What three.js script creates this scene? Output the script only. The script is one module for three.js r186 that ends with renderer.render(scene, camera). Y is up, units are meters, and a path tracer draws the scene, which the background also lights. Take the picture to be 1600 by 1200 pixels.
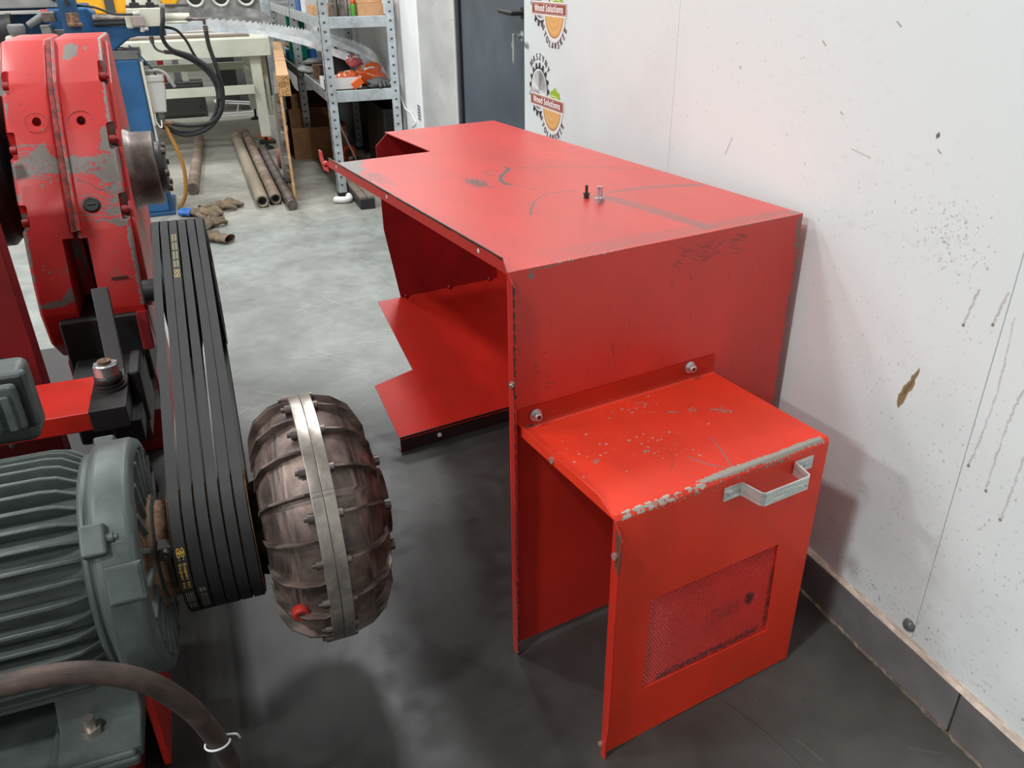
import * as THREE from 'three';
import { RoundedBoxGeometry } from 'three/addons/geometries/RoundedBoxGeometry.js';
import { mergeGeometries, toCreasedNormals } from 'three/addons/utils/BufferGeometryUtils.js';
import { RectAreaLightUniformsLib } from 'three/addons/lights/RectAreaLightUniformsLib.js';
import { Brush, Evaluator, SUBTRACTION } from 'three-bvh-csg';

// ------------------------------------------------------------------ camera, light, exposure
const scene = new THREE.Scene();
scene.background = new THREE.Color(0x9a9c9c);
const renderer = new THREE.WebGLRenderer({ antialias: true });
renderer.toneMapping = THREE.LinearToneMapping;
renderer.toneMappingExposure = 0.6;
renderer.shadowMap.enabled = true;
RectAreaLightUniformsLib.init();

const YAW = 0.353, PITCH = 0.47918, ROLL = -0.01533, EYE = 1.55;
const camera = new THREE.PerspectiveCamera(2 * Math.atan(600 / 1250.31) * 180 / Math.PI, 4 / 3, 0.05, 60);
{
  const fw = new THREE.Vector3(Math.sin(YAW) * Math.cos(PITCH), -Math.sin(PITCH), -Math.cos(YAW) * Math.cos(PITCH));
  const r0 = new THREE.Vector3(Math.cos(YAW), 0, Math.sin(YAW)), u0 = new THREE.Vector3().crossVectors(r0, fw);
  const c = Math.cos(ROLL), s = Math.sin(ROLL);
  const r = r0.clone().multiplyScalar(c).addScaledVector(u0, s), u = u0.clone().multiplyScalar(c).addScaledVector(r0, -s);
  camera.matrixAutoUpdate = true;
  camera.position.set(0, EYE, 0);
  camera.quaternion.setFromRotationMatrix(new THREE.Matrix4().makeBasis(r, u, fw.clone().negate()));
}
// hall lamps: x, z, radiance, length, width
const CEILING = 5.4;
const LAMPS = [
  [-2.3, 0.1, 620, 0.34, 0.34], [-2.3, -5.2, 150, 0.9, 0.5], [-2.3, -10.5, 150, 0.9, 0.5],
  [1.0, -4.7, 150, 0.9, 0.5], [0.9, -9.8, 150, 0.9, 0.5],
  [-6.0, -2.6, 260, 0.9, 0.5], [-6.0, -8.0, 150, 0.9, 0.5], [-6.2, 2.0, 300, 0.9, 0.5],  // the last is an added lamp that brightens the partition
];
const LAMP_COLOR = new THREE.Color(0.97, 0.995, 1.0);

// ------------------------------------------------------------------ helpers
function rng(seed) { let a = seed >>> 0; return () => { a = (a + 0x6d2b79f5) | 0; let t = Math.imul(a ^ (a >>> 15), 1 | a); t = (t + Math.imul(t ^ (t >>> 7), 61 | t)) ^ t; return ((t ^ (t >>> 14)) >>> 0) / 4294967296; }; }
const used = new Map();
function numbered(n) { const k = used.get(n) || 0; used.set(n, k + 1); return k ? n + '_' + String(k).padStart(3, '0') : n; }
function tag(o, label, category, group) { o.userData.label = label; o.userData.category = category; if (group) o.userData.group = group; return o; }
function thing(name, label, category, pos = [0, 0, 0], turn = 0, group) {
  const o = new THREE.Group(); o.name = numbered(name); o.position.set(...pos); o.rotation.y = turn; scene.add(o);
  return tag(o, label, category, group);
}
function clean(g) {
  g = g.index ? g.toNonIndexed() : g;
  for (const k of Object.keys(g.attributes)) if (!['position', 'normal', 'uv'].includes(k)) g.deleteAttribute(k);
  if (!g.attributes.normal) g.computeVertexNormals();
  if (!g.attributes.uv) g.setAttribute('uv', new THREE.BufferAttribute(new Float32Array(g.attributes.position.count * 2), 2));
  g.morphAttributes = {}; g.clearGroups();
  return g;
}
function merge(list) { return list.length === 1 ? clean(list[0]) : mergeGeometries(list.map(clean)); }
function boxUV(g) {                                   // uv in metres, by the dominant normal
  const p = g.attributes.position, n = g.attributes.normal, uv = new Float32Array(p.count * 2);
  for (let i = 0; i < p.count; i++) {
    const ax = Math.abs(n.getX(i)), ay = Math.abs(n.getY(i)), az = Math.abs(n.getZ(i)), x = p.getX(i), y = p.getY(i), z = p.getZ(i);
    if (ay >= ax && ay >= az) { uv[2 * i] = x; uv[2 * i + 1] = -z; } else if (ax >= az) { uv[2 * i] = z; uv[2 * i + 1] = y; } else { uv[2 * i] = x; uv[2 * i + 1] = y; }
  }
  g.setAttribute('uv', new THREE.BufferAttribute(uv, 2));
  return g;
}
function mapUV(g, f) { const p = g.attributes.position, n = g.attributes.normal, uv = new Float32Array(p.count * 2); for (let i = 0; i < p.count; i++) { const [a, b] = f(p.getX(i), p.getY(i), p.getZ(i), n.getX(i), n.getY(i), n.getZ(i)); uv[2 * i] = a; uv[2 * i + 1] = b; } g.setAttribute('uv', new THREE.BufferAttribute(uv, 2)); return g; }
function part(parent, name, geos, mat, opt = {}) {
  let g = merge(Array.isArray(geos) ? geos : [geos]);
  if (opt.uv) g = mapUV(g, opt.uv); else if (!opt.keepUV) boxUV(g);
  const m = new THREE.Mesh(g, mat); m.castShadow = m.receiveShadow = true;
  m.name = parent === scene ? numbered(name) : name;
  if (opt.label) m.userData.label = opt.label;
  if (opt.kind) m.userData.kind = opt.kind;
  if (opt.pos) m.position.set(...opt.pos);
  if (opt.rot) m.rotation.set(...opt.rot);
  parent.add(m);
  return m;
}
const each = (parent, name, list, mat, opt = {}) => list.map((q) => part(parent, name, q, mat, { ...opt }));
const struct = (name, geos, mat, parent = scene, opt = {}) => part(parent, name, geos, mat, parent === scene ? { ...opt, kind: 'structure' } : opt);
const single = (name, geos, mat, label, category, opt = {}) => tag(part(scene, name, geos, mat, opt), label, category, opt.group);
const T = (g, x = 0, y = 0, z = 0) => g.translate(x, y, z);
function box(w, h, d, x = 0, y = 0, z = 0, r = 0) { return T(r ? new RoundedBoxGeometry(w, h, d, 2, Math.min(r, w / 2.01, h / 2.01, d / 2.01)) : new THREE.BoxGeometry(w, h, d), x, y, z); }
function bounds(x0, x1, y0, y1, z0, z1, r = 0) { return box(x1 - x0, y1 - y0, z1 - z0, (x0 + x1) / 2, (y0 + y1) / 2, (z0 + z1) / 2, r); }
function cyl(r, len, axis, x, y, z, seg = 24, r2 = r) { const g = new THREE.CylinderGeometry(r2, r, len, seg); if (axis === 'x') g.rotateZ(-Math.PI / 2); if (axis === 'z') g.rotateX(Math.PI / 2); return T(g, x, y, z); }
function lathe(pts, axis, x, y, z, seg = 48) { const g = new THREE.LatheGeometry(pts.map(([r, a]) => new THREE.Vector2(r, a)), seg); if (axis === 'x') g.rotateZ(-Math.PI / 2); if (axis === 'z') g.rotateX(Math.PI / 2); return T(g, x, y, z); }
function tube(pts, r, seg = 48, rs = 10) { return new THREE.TubeGeometry(new THREE.CatmullRomCurve3(pts.map((p) => new THREE.Vector3(...p)), false, 'centripetal'), seg, r, rs, false); }
function capTube(pts, r, seg, rs) { const g = [tube(pts, r, seg, rs)]; for (const p of [pts[0], pts[pts.length - 1]]) g.push(T(new THREE.SphereGeometry(r, 10, 8), ...p)); return merge(g); }
function shape(pts, holes = []) { const s = new THREE.Shape(pts.map((p) => new THREE.Vector2(...p))); for (const h of holes) s.holes.push(new THREE.Path(h.map((p) => new THREE.Vector2(...p)))); return s; }
function ext(pts, depth, bevel = 0, holes) { return new THREE.ExtrudeGeometry(shape(pts, holes), bevel ? { depth: depth - 2 * bevel, bevelEnabled: true, bevelThickness: bevel, bevelSize: bevel, bevelOffset: -bevel, bevelSegments: 3 } : { depth, bevelEnabled: false }).translate(0, 0, bevel); }
// polygons drawn in a plane and given a thickness
const slabY = (pts, y0, t, holes) => ext(pts, t, 0, holes).rotateX(-Math.PI / 2).translate(0, y0, 0);                     // pts (x, -z)
const slabX = (pts, x0, t, bevel = 0, holes) => ext(pts, t, bevel, holes).rotateY(Math.PI / 2).translate(x0, 0, 0);       // pts (-z, y), from x0 to x0 + t
const slabZ = (pts, z0, t, bevel = 0, holes) => ext(pts, t, bevel, holes).translate(0, 0, z0);                          // pts (x, y), from z0 to z0 + t
function bar(a, b, w, h, r = 0) {                      // a square bar from a to b
  const A = new THREE.Vector3(...a), B = new THREE.Vector3(...b), d = B.clone().sub(A), L = d.length();
  const g = box(w, h, L, 0, 0, 0, r), q = new THREE.Matrix4().lookAt(new THREE.Vector3(), d.negate(), Math.abs(d.y) > L * 0.95 ? new THREE.Vector3(0, 0, 1) : new THREE.Vector3(0, 1, 0));
  return g.applyMatrix4(q).translate((A.x + B.x) / 2, (A.y + B.y) / 2, (A.z + B.z) / 2);
}
function rod(a, b, r, seg = 14, r2 = r) {
  const A = new THREE.Vector3(...a), B = new THREE.Vector3(...b), d = B.clone().sub(A);
  return new THREE.CylinderGeometry(r2, r, d.length(), seg).applyQuaternion(new THREE.Quaternion().setFromUnitVectors(new THREE.Vector3(0, 1, 0), d.clone().normalize())).translate((A.x + B.x) / 2, (A.y + B.y) / 2, (A.z + B.z) / 2);
}
function hexNut(r, h, axis, x, y, z) { return cyl(r, h, axis, x, y, z, 6); }
function quadStrip(A, B, f) {                           // surface between two polylines of equal length
  const pos = [], n = A.length;
  for (let i = 0; i + 1 < n; i++) pos.push(...A[i], ...B[i], ...A[i + 1], ...A[i + 1], ...B[i], ...B[i + 1]);
  const g = new THREE.BufferGeometry(); g.setAttribute('position', new THREE.Float32BufferAttribute(pos, 3)); g.computeVertexNormals();
  if (f) { const uv = []; for (let i = 0; i + 1 < n; i++) { const a = i / (n - 1), b = (i + 1) / (n - 1); uv.push(a, 0, a, 1, b, 0, b, 0, a, 1, b, 1); } g.setAttribute('uv', new THREE.Float32BufferAttribute(uv, 2)); }
  return g;
}

// ------------------------------------------------------------------ textures
function lattice(seed, n) { const r = rng(seed), a = new Float32Array(n * n); for (let i = 0; i < n * n; i++) a[i] = r(); return a; }
function noise2(seed, n) { const L = lattice(seed, n); return (x, y) => { x = ((x % n) + n) % n; y = ((y % n) + n) % n; const i = Math.floor(x), j = Math.floor(y); let u = x - i, v = y - j; u = u * u * (3 - 2 * u); v = v * v * (3 - 2 * v); const i1 = (i + 1) % n, j1 = (j + 1) % n; return (L[j * n + i] * (1 - u) + L[j * n + i1] * u) * (1 - v) + (L[j1 * n + i] * (1 - u) + L[j1 * n + i1] * u) * v; }; }
function fbm(seed, base, oct) { const f = []; for (let o = 0; o < oct; o++) f.push(noise2(seed + o * 17, base << o)); return (u, v) => { let s = 0, a = 0.5, t = 0; for (let o = 0; o < oct; o++) { s += a * f[o](u * (base << o), v * (base << o)); t += a; a *= 0.55; } return s / t; }; }
function dataTex(w, h, f, srgb = true, size = [1, 1]) {
  const d = new Uint8Array(w * h * 4);
  for (let j = 0; j < h; j++) for (let i = 0; i < w; i++) { const c = f(i / w, j / h, i, j), k = 4 * (j * w + i); d[k] = c[0]; d[k + 1] = c[1]; d[k + 2] = c[2]; d[k + 3] = 255; }
  const t = new THREE.DataTexture(d, w, h); t.wrapS = t.wrapT = THREE.RepeatWrapping; t.magFilter = THREE.LinearFilter; t.minFilter = THREE.LinearMipmapLinearFilter; t.generateMipmaps = true;
  t.colorSpace = srgb ? THREE.SRGBColorSpace : THREE.NoColorSpace; t.repeat.set(1 / size[0], 1 / size[1]); t.needsUpdate = true; return t;
}
function canvasTex(w, h, draw, srgb = true) {
  const c = document.createElement('canvas'); c.width = w; c.height = h; draw(c.getContext('2d'), w, h);
  const t = new THREE.CanvasTexture(c); t.colorSpace = srgb ? THREE.SRGBColorSpace : THREE.NoColorSpace; t.anisotropy = 8; return t;
}
const mix = (a, b, t) => a + (b - a) * t, clamp = (x, a = 0, b = 1) => Math.min(b, Math.max(a, x));
const smooth = (a, b, x) => { x = clamp((x - a) / (b - a)); return x * x * (3 - 2 * x); };
function std(color, rough, metal = 0, extra = {}) { return new THREE.MeshStandardMaterial({ color: Array.isArray(color) ? new THREE.Color().setRGB(...color) : color, roughness: rough, metalness: metal, ...extra }); }
function mottle(seed, rgb, amount, size, px = 512, base = 6) { const f = fbm(seed, base, 5); return dataTex(px, px, (u, v) => { const k = 1 + (f(u, v) - 0.5) * 2 * amount; return rgb.map((c) => clamp(c * k, 0, 255)); }, true, [size, size]); }

// paint worn to bare metal, drawn by hand on a canvas
const RED = '#b91f17', BARE = '#6f6660';
function mottledRed(x, w, h, seed, col = [200, 42, 28]) {
  const f = fbm(seed, 5, 5), im = x.createImageData(w, h);
  for (let j = 0; j < h; j++) for (let i = 0; i < w; i++) { const k = 1 + (f(i / w, j / h) - 0.5) * 0.16, n = 4 * (j * w + i); im.data[n] = clamp(col[0] * k, 0, 255); im.data[n + 1] = col[1] * k; im.data[n + 2] = col[2] * k; im.data[n + 3] = 255; }
  x.putImageData(im, 0, 0);
}
function blob(x, pts, rand, rough = 6, fill = BARE) {  // an irregular patch
  x.fillStyle = fill; x.beginPath();
  pts.forEach(([a, b], i) => { const [c, d] = pts[(i + 1) % pts.length], n = Math.max(2, Math.ceil(Math.hypot(c - a, d - b) / 7)); for (let k = 0; k < n; k++) { const t = k / n, px = mix(a, c, t) + (rand() - 0.5) * rough, py = mix(b, d, t) + (rand() - 0.5) * rough; if (!i && !k) x.moveTo(px, py); else x.lineTo(px, py); } });
  x.closePath(); x.fill();
}
function flakes(x, n, cx, cy, sx, sy, rand, r0, r1, fill = BARE) { for (let i = 0; i < n; i++) { const a = rand() * 6.28, q = Math.sqrt(-2 * Math.log(rand() + 1e-6)) * 0.5, px = cx + Math.cos(a) * q * sx, py = cy + Math.sin(a) * q * sy, r = mix(r0, r1, rand() ** 3), m = 5 + (rand() * 4 | 0), o = rand() * 6.28, e = 0.4 + rand() * 0.6; x.fillStyle = fill; x.beginPath(); for (let k = 0; k < m; k++) { const t = o + k / m * 6.28, rr = r * (0.6 + rand() * 0.6); x.lineTo(px + Math.cos(t) * rr, py + Math.sin(t) * rr * e); } x.closePath(); x.fill(); } }
function scratch(x, pts, w, style = BARE, rand) { x.strokeStyle = style; x.lineCap = 'round'; x.lineJoin = 'round'; for (let i = 0; i + 1 < pts.length; i++) { x.lineWidth = w * (rand ? 0.5 + rand() : 1); x.beginPath(); x.moveTo(...pts[i]); x.lineTo(...pts[i + 1]); x.stroke(); } }
function curve(pts, n = 40) { const c = new THREE.CatmullRomCurve3(pts.map(([a, b]) => new THREE.Vector3(a, b, 0))); return c.getPoints(n).map((p) => [p.x, p.y]); }

const M = {};
{
  const f1 = fbm(11, 8, 6), f2 = fbm(12, 40, 4), f3 = fbm(13, 3, 4);
  const floorTex = dataTex(1024, 1024, (u, v) => { let k = 0.86 + (f1(u, v) - 0.5) * 0.2 + (f2(u, v) - 0.5) * 0.16 + (f3(u, v) - 0.5) * 0.1; k = clamp(k, 0.25, 1.1) * 215; return [k, k, k * 0.985]; }, true, [1.9, 1.9]);
  { // scuffs, scratches and grit
    const d = floorTex.image.data, r = rng(14), put = (x, y, v) => { const n = 4 * ((((y | 0) + 2048) % 1024) * 1024 + (((x | 0) + 2048) % 1024)); for (let c = 0; c < 3; c++) d[n + c] = clamp(d[n + c] + v, 0, 255); };
    for (let i = 0; i < 70; i++) { let x = r() * 1024, y = r() * 1024, a = r() * 6.28; const L = 20 + r() * 130, v = r() < 0.7 ? 30 + r() * 40 : -40; for (let s = 0; s < L; s += 0.7) { a += (r() - 0.5) * 0.03; x += Math.cos(a) * 0.7; y += Math.sin(a) * 0.7; put(x, y, v); } }
    for (let i = 0; i < 520; i++) { const x = r() * 1024, y = r() * 1024, v = r() < 0.75 ? 60 + r() * 90 : -60, s = r() < 0.85 ? 1 : 2; for (let j = 0; j < s; j++) for (let k = 0; k < s; k++) put(x + j, y + k, v); }
  }
  const floorRough = dataTex(512, 512, (u, v) => { const k = clamp(0.62 + (f1(v, u) - 0.5) * 0.5 + (f2(u, v) - 0.5) * 0.3, 0.2, 1) * 255; return [k, k, k]; }, false, [1.9, 1.9]);
  M.floor = std([1, 1, 1], 0.75, 0, { map: floorTex, roughnessMap: floorRough, vertexColors: true });
}
const redTex = mottle(21, [196, 38, 26], 0.1, 0.6);
M.red = new THREE.MeshPhysicalMaterial({ map: redTex, roughness: 0.42, clearcoat: 0.35, clearcoatRoughness: 0.32 });
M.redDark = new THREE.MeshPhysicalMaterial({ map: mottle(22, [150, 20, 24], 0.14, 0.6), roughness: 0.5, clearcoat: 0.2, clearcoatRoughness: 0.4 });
const redWith = (map, extra = {}) => new THREE.MeshPhysicalMaterial({ map, roughness: 0.42, clearcoat: 0.35, clearcoatRoughness: 0.32, ...extra });
M.black = std([0.012, 0.012, 0.012], 0.55);
M.rubber = std([0.018, 0.018, 0.019], 0.6);
M.blackSteel = std([0.05, 0.045, 0.045], 0.45, 0.6);
M.darkSteel = std(0xffffff, 0.45, 0.75, { map: mottle(31, [112, 102, 98], 0.5, 0.25) });
M.castSteel = std(0xffffff, 0.44, 0.55, { map: mottle(32, [100, 86, 80], 0.75, 0.3, 512, 7) });
M.brightSteel = std(0xffffff, 0.36, 0.85, { map: mottle(33, [176, 166, 158], 0.3, 0.2) });
M.zinc = std(0xffffff, 0.34, 0.85, { map: mottle(34, [200, 204, 206], 0.25, 0.12) });
M.galv = std(0xffffff, 0.42, 0.55, { map: mottle(35, [196, 204, 208], 0.16, 0.3) });
M.rust = std(0xffffff, 0.75, 0.3, { map: mottle(36, [120, 92, 72], 0.5, 0.08) });
M.pipe = std(0xffffff, 0.7, 0.25, { map: mottle(37, [128, 112, 98], 0.42, 0.5) });
M.motor = std(0xffffff, 0.48, 0.15, { map: mottle(38, [80, 87, 85], 0.3, 0.35) });
M.motorDark = std([0.06, 0.07, 0.07], 0.55, 0.1);
M.blue = std(0xffffff, 0.42, 0.05, { map: mottle(39, [46, 96, 144], 0.16, 0.7) });
M.blueDark = std(0xffffff, 0.5, 0.05, { map: mottle(40, [34, 70, 106], 0.2, 0.7) });
M.cream = std(0xffffff, 0.5, 0, { map: mottle(41, [206, 208, 192], 0.07, 0.8) });
M.grey = std(0xffffff, 0.5, 0.1, { map: mottle(42, [150, 150, 146], 0.14, 0.5) });
M.midGrey = std([0.17, 0.17, 0.165], 0.55, 0.1);
M.darkGrey = std([0.06, 0.06, 0.058], 0.6);
M.ivory = std([0.62, 0.6, 0.5], 0.45);
M.boxGrey = std([0.5, 0.48, 0.45], 0.5);
M.yellow = std([0.9, 0.42, 0.01], 0.4);
M.orange = std([0.85, 0.13, 0.015], 0.4);
M.white = std([0.78, 0.78, 0.77], 0.5);
M.cardboard = std(0xffffff, 0.85, 0, { map: mottle(43, [170, 124, 86], 0.14, 0.4) });
M.cardboardPale = std(0xffffff, 0.8, 0, { map: mottle(44, [206, 158, 116], 0.1, 0.4) });
M.green = std([0.0, 0.2, 0.11], 0.5);
M.blueBox = std([0.02, 0.12, 0.4], 0.45);
M.amber = std([0.36, 0.17, 0.03], 0.4);
M.cloth = std(0xffffff, 0.95, 0, { map: mottle(45, [112, 96, 80], 0.35, 0.2) });
M.darkCloth = std([0.03, 0.022, 0.022], 0.95);
M.maroon = std(0xffffff, 0.55, 0, { map: mottle(24, [118, 14, 20], 0.14, 0.6) });  // red paint darkened, the shade on the stand is in the colour
M.orangeRed = std([0.5, 0.03, 0.02], 0.5);
M.pink = std([0.75, 0.12, 0.12], 0.4);
M.film = new THREE.MeshPhysicalMaterial({ color: 0xffffff, roughness: 0.12, transmission: 1, thickness: 0, ior: 1.45 });
{
  const f = noise2(51, 64), g = fbm(52, 6, 4);
  const wood = (a, b, s) => dataTex(512, 512, (u, v) => { const k = f(u * 3 + g(u, v) * 1.6, v * 64) * 0.5 + g(u, v) * 0.5; return [0, 1, 2].map((i) => mix(a[i], b[i], k)); }, true, s);
  M.wood = std(0xffffff, 0.65, 0, { map: wood([168, 122, 78], [226, 186, 138], [0.6, 0.2]) });
  M.woodGrey = std(0xffffff, 0.8, 0, { map: wood([96, 84, 74], [150, 136, 122], [0.6, 0.2]) });
  const c = fbm(53, 40, 3);
  M.chipboard = std(0xffffff, 0.8, 0, { map: dataTex(256, 256, (u, v) => { const k = clamp(0.5 + (c(u, v) - 0.5) * 2.2); return [mix(120, 214, k), mix(84, 168, k), mix(48, 112, k)]; }, true, [0.3, 0.3]) });
}

// ------------------------------------------------------------------ the room
const WALL = 1.354, RECESS = 1.5, kW = 1.354 / 1.342;
{
  // floor: light concrete far off, shade painted as a darker zone by the wall and the machine, with an uneven edge
  const x0 = -9, x1 = 1.72, z0 = -17, z1 = 5, nx = 170, nz = 350;
  const g = new THREE.PlaneGeometry(x1 - x0, z1 - z0, nx, nz).rotateX(-Math.PI / 2).translate((x0 + x1) / 2, 0, (z0 + z1) / 2);
  const p = g.attributes.position, col = new Float32Array(p.count * 3), n1 = fbm(61, 4, 4), n2 = fbm(62, 9, 4);
  for (let i = 0; i < p.count; i++) {
    const x = p.getX(i), z = p.getZ(i), a = n1(x / 8, z / 8) - 0.5, b = n2(x / 5, z / 5) - 0.5;
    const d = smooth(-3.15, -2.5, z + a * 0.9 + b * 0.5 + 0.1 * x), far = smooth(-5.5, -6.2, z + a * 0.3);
    const dust = smooth(0.35, 1.3, x + b * 0.5 + a * 0.4) * smooth(-2.0, -1.1, z);
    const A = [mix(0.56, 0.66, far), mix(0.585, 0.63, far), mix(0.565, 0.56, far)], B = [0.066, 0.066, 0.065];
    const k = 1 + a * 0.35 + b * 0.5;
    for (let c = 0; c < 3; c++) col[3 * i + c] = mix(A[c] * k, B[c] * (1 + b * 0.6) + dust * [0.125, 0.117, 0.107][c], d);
  }
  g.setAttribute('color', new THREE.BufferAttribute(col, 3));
  const uv = g.attributes.uv; for (let i = 0; i < p.count; i++) uv.setXY(i, p.getX(i), -p.getZ(i));
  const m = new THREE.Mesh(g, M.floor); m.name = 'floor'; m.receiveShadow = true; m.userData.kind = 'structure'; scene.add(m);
  struct('trim_1', bounds(x0, x1, -0.3, -0.02, z0, z1), M.midGrey);

  // the white panelled partition on the right
  const wallMat = std(0xffffff, 0.32, 0, { map: canvasTex(2048, 1024, (x, w, h) => {
    x.fillStyle = '#e1e9e9'; x.fillRect(0, 0, w, h);
    const r = rng(71), P = (z, y) => [(z + 3.5) / 3.1 * w, (1.65 - y) / 1.55 * h], f = fbm(72, 6, 5), im = x.getImageData(0, 0, w, h);
    for (let j = 0; j < h; j++) for (let i = 0; i < w; i++) { const v = f(i / w, j / h * 0.5), low = smooth(0.55, 1, j / h), k = 1 - Math.max(0, v - 0.5) * (0.12 + 0.2 * low), n = 4 * (j * w + i); im.data[n] *= k; im.data[n + 1] *= k; im.data[n + 2] *= k - 0.003; }
    x.putImageData(im, 0, 0);
    const wisp = (z, y, rx, ry, a) => { const [px, py] = P(z, y); for (let i = 0; i < 60; i++) { x.fillStyle = `rgba(120,108,98,${a})`; x.beginPath(); x.ellipse(px + (r() - 0.5) * rx * 660 * 2, py + (r() - 0.5) * ry * 660 * 2, 1 + r() * 9, 1 + r() * 4, 0, 0, 7); x.fill(); } };
    wisp(-1.6, 1.3, 0.25, 0.15, 0.03); wisp(-1.3, 1.1, 0.2, 0.1, 0.035); wisp(-1.3, 0.7, 0.25, 0.12, 0.03); wisp(-1.05, 0.3, 0.3, 0.12, 0.05); wisp(-1.2, 0.2, 0.4, 0.05, 0.05); wisp(-2.3, 1.2, 0.1, 0.2, 0.03);
    const specks = (z, y, sz, sy, n, a) => { for (let i = 0; i < n; i++) { const [px, py] = P(z + (r() + r() - 1) * sz, y + (r() + r() - 1) * sy); x.fillStyle = `rgba(${70 + r() * 50 | 0},${60 + r() * 40 | 0},${50 + r() * 30 | 0},${a * (0.3 + r() * 0.7)})`; x.beginPath(); x.ellipse(px, py, 0.7 + r() * r() * 2.4, 0.7 + r() * r() * 1.6, r() * 3, 0, 7); x.fill(); } };
    specks(-1.14, 1.06, 0.12, 0.09, 150, 0.4); specks(-1.3, 0.95, 0.35, 0.3, 150, 0.28); specks(-1.1, 0.6, 0.35, 0.4, 260, 0.28); specks(-0.85, 0.45, 0.3, 0.35, 200, 0.34); specks(-1.7, 1.3, 0.8, 0.3, 70, 0.35); specks(-2.6, 1.2, 0.8, 0.4, 40, 0.3); specks(-1.1, 0.18, 0.5, 0.06, 160, 0.4);
    blob(x, [[-1.137, 0.776], [-1.152, 0.748], [-1.166, 0.717], [-1.177, 0.684], [-1.168, 0.66], [-1.157, 0.684], [-1.144, 0.727]].map(([z, y]) => P(z, y)), r, 3, '#8d7a5c');
    blob(x, [[-1.14, 0.765], [-1.153, 0.735], [-1.17, 0.69], [-1.165, 0.69], [-1.15, 0.73]].map(([z, y]) => P(z, y)), r, 3, '#6f5d40');
    blob(x, [[-1.232, 1.247], [-1.226, 1.252], [-1.22, 1.244], [-1.228, 1.24]].map(([z, y]) => P(z, y)), r, 2, '#6a6462');
    for (const [z, y, l] of [[-1.214, 1.217, 6], [-1.381, 1.439, 9], [-1.592, 1.389, 9], [-1.5, 1.25, 5], [-1.9, 1.31, 5]]) { const [a, b] = P(z, y); scratch(x, [[a - l / 2, b - l / 3], [a + l / 2, b + l / 3]], 1.6, '#8a8480'); }
    const drip = (pts, a) => { const c = curve(pts.map(([z, y]) => P(z, y)), 30).map(([q, t]) => [q + (r() - 0.5) * 2.5, t]); scratch(x, c, 2.6, `rgba(176,170,164,${a})`, r); const e = c[c.length - 1]; x.fillStyle = 'rgba(96,88,82,.7)'; x.beginPath(); x.arc(e[0], e[1], 2.4, 0, 7); x.fill(); };
    drip([[-0.963, 0.96], [-0.955, 0.825], [-0.96, 0.692], [-0.967, 0.629]], 0.5); drip([[-0.9, 0.87], [-0.914, 0.761], [-0.918, 0.6]], 0.5); drip([[-1.05, 0.985], [-1.064, 0.905]], 0.45); drip([[-0.99, 1.0], [-1.002, 0.93]], 0.45); drip([[-0.86, 0.8], [-0.87, 0.56]], 0.4);
    scratch(x, [P(-1.9, 1.13), P(-1.925, 1.08)], 1.6, 'rgba(110,104,100,.6)'); scratch(x, [P(-1.45, 1.18), P(-1.39, 1.172)], 1.2, 'rgba(120,104,100,.5)');
  }) });
  wallMat.map.wrapS = wallMat.map.wrapT = THREE.ClampToEdgeWrapping;
  const wall = struct('wall_right', bounds(WALL + 0.02, WALL + 0.12, 0, CEILING, -3.455, 5), std([0.75, 0.75, 0.74], 0.5));
  const uvW = (x, y, z) => [(z + 3.5) / 3.1, (y - 0.1) / 1.55];
  for (let k = 0; k < 7; k++) {
    const a = k ? -2.222 + (k - 1) * 1.24 : -3.46, b = -2.222 + k * 1.24;
    part(wall, 'wall_panel', box(0.02, CEILING - 0.13, b - a - 0.0014, WALL + 0.01, 0.13 + (CEILING - 0.13) / 2, (a + b) / 2, 0.002), wallMat, { uv: uvW });
  }
  const base = struct('baseboard_right', bounds(WALL - 0.002, WALL + 0.02, 0, 0.13, -3.455, 5), M.midGrey);
  const tileTex = mottle(73, [112, 110, 110], 0.14, 0.5, 512, 7);
  const tileMat = [0.92, 1, 1.06].map((k) => std([k, k, k], 0.5, 0, { map: tileTex }));
  for (let k = -5; k < 10; k++) { const a = -0.825 + k * 0.6; part(base, 'tile', box(0.012, 0.12, 0.595, WALL - 0.008, 0.064, a + 0.3, 0.0015), tileMat[(k + 9) % 3]); }
  const ledgeMat = std(0xffffff, 0.8, 0, { map: mottle(74, [196, 180, 166], 0.25, 0.2) });
  const rr = rng(75), A = [], B = [], C = [];
  for (let i = 0; i <= 150; i++) { const z = -3.45 + i * 0.0333; A.push([WALL - 0.0145 + rr() * 0.002, 0.124 + rr() * 0.002, z]); B.push([WALL - 0.004, 0.13 + rr() * 0.003, z]); C.push([WALL + 0.001, 0.137 + rr() * 0.003, z]); }
  part(base, 'mortar_strip', [quadStrip(A, B), quadStrip(B, C)], ledgeMat);
  const grime = std(0xffffff, 0.85, 0, { map: mottle(76, [120, 108, 96], 0.5, 0.15) }), D1 = [], D2 = [];
  for (let i = 0; i <= 400; i++) { const z = -3.45 + i * 0.0125; D1.push([WALL - 0.0143, 0.004 + rr() * 0.003, z]); D2.push([WALL - 0.017 - rr() * 0.006, 0.0006, z]); }
  part(base, 'joint_line', quadStrip(D2, D1), grime);

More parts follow.
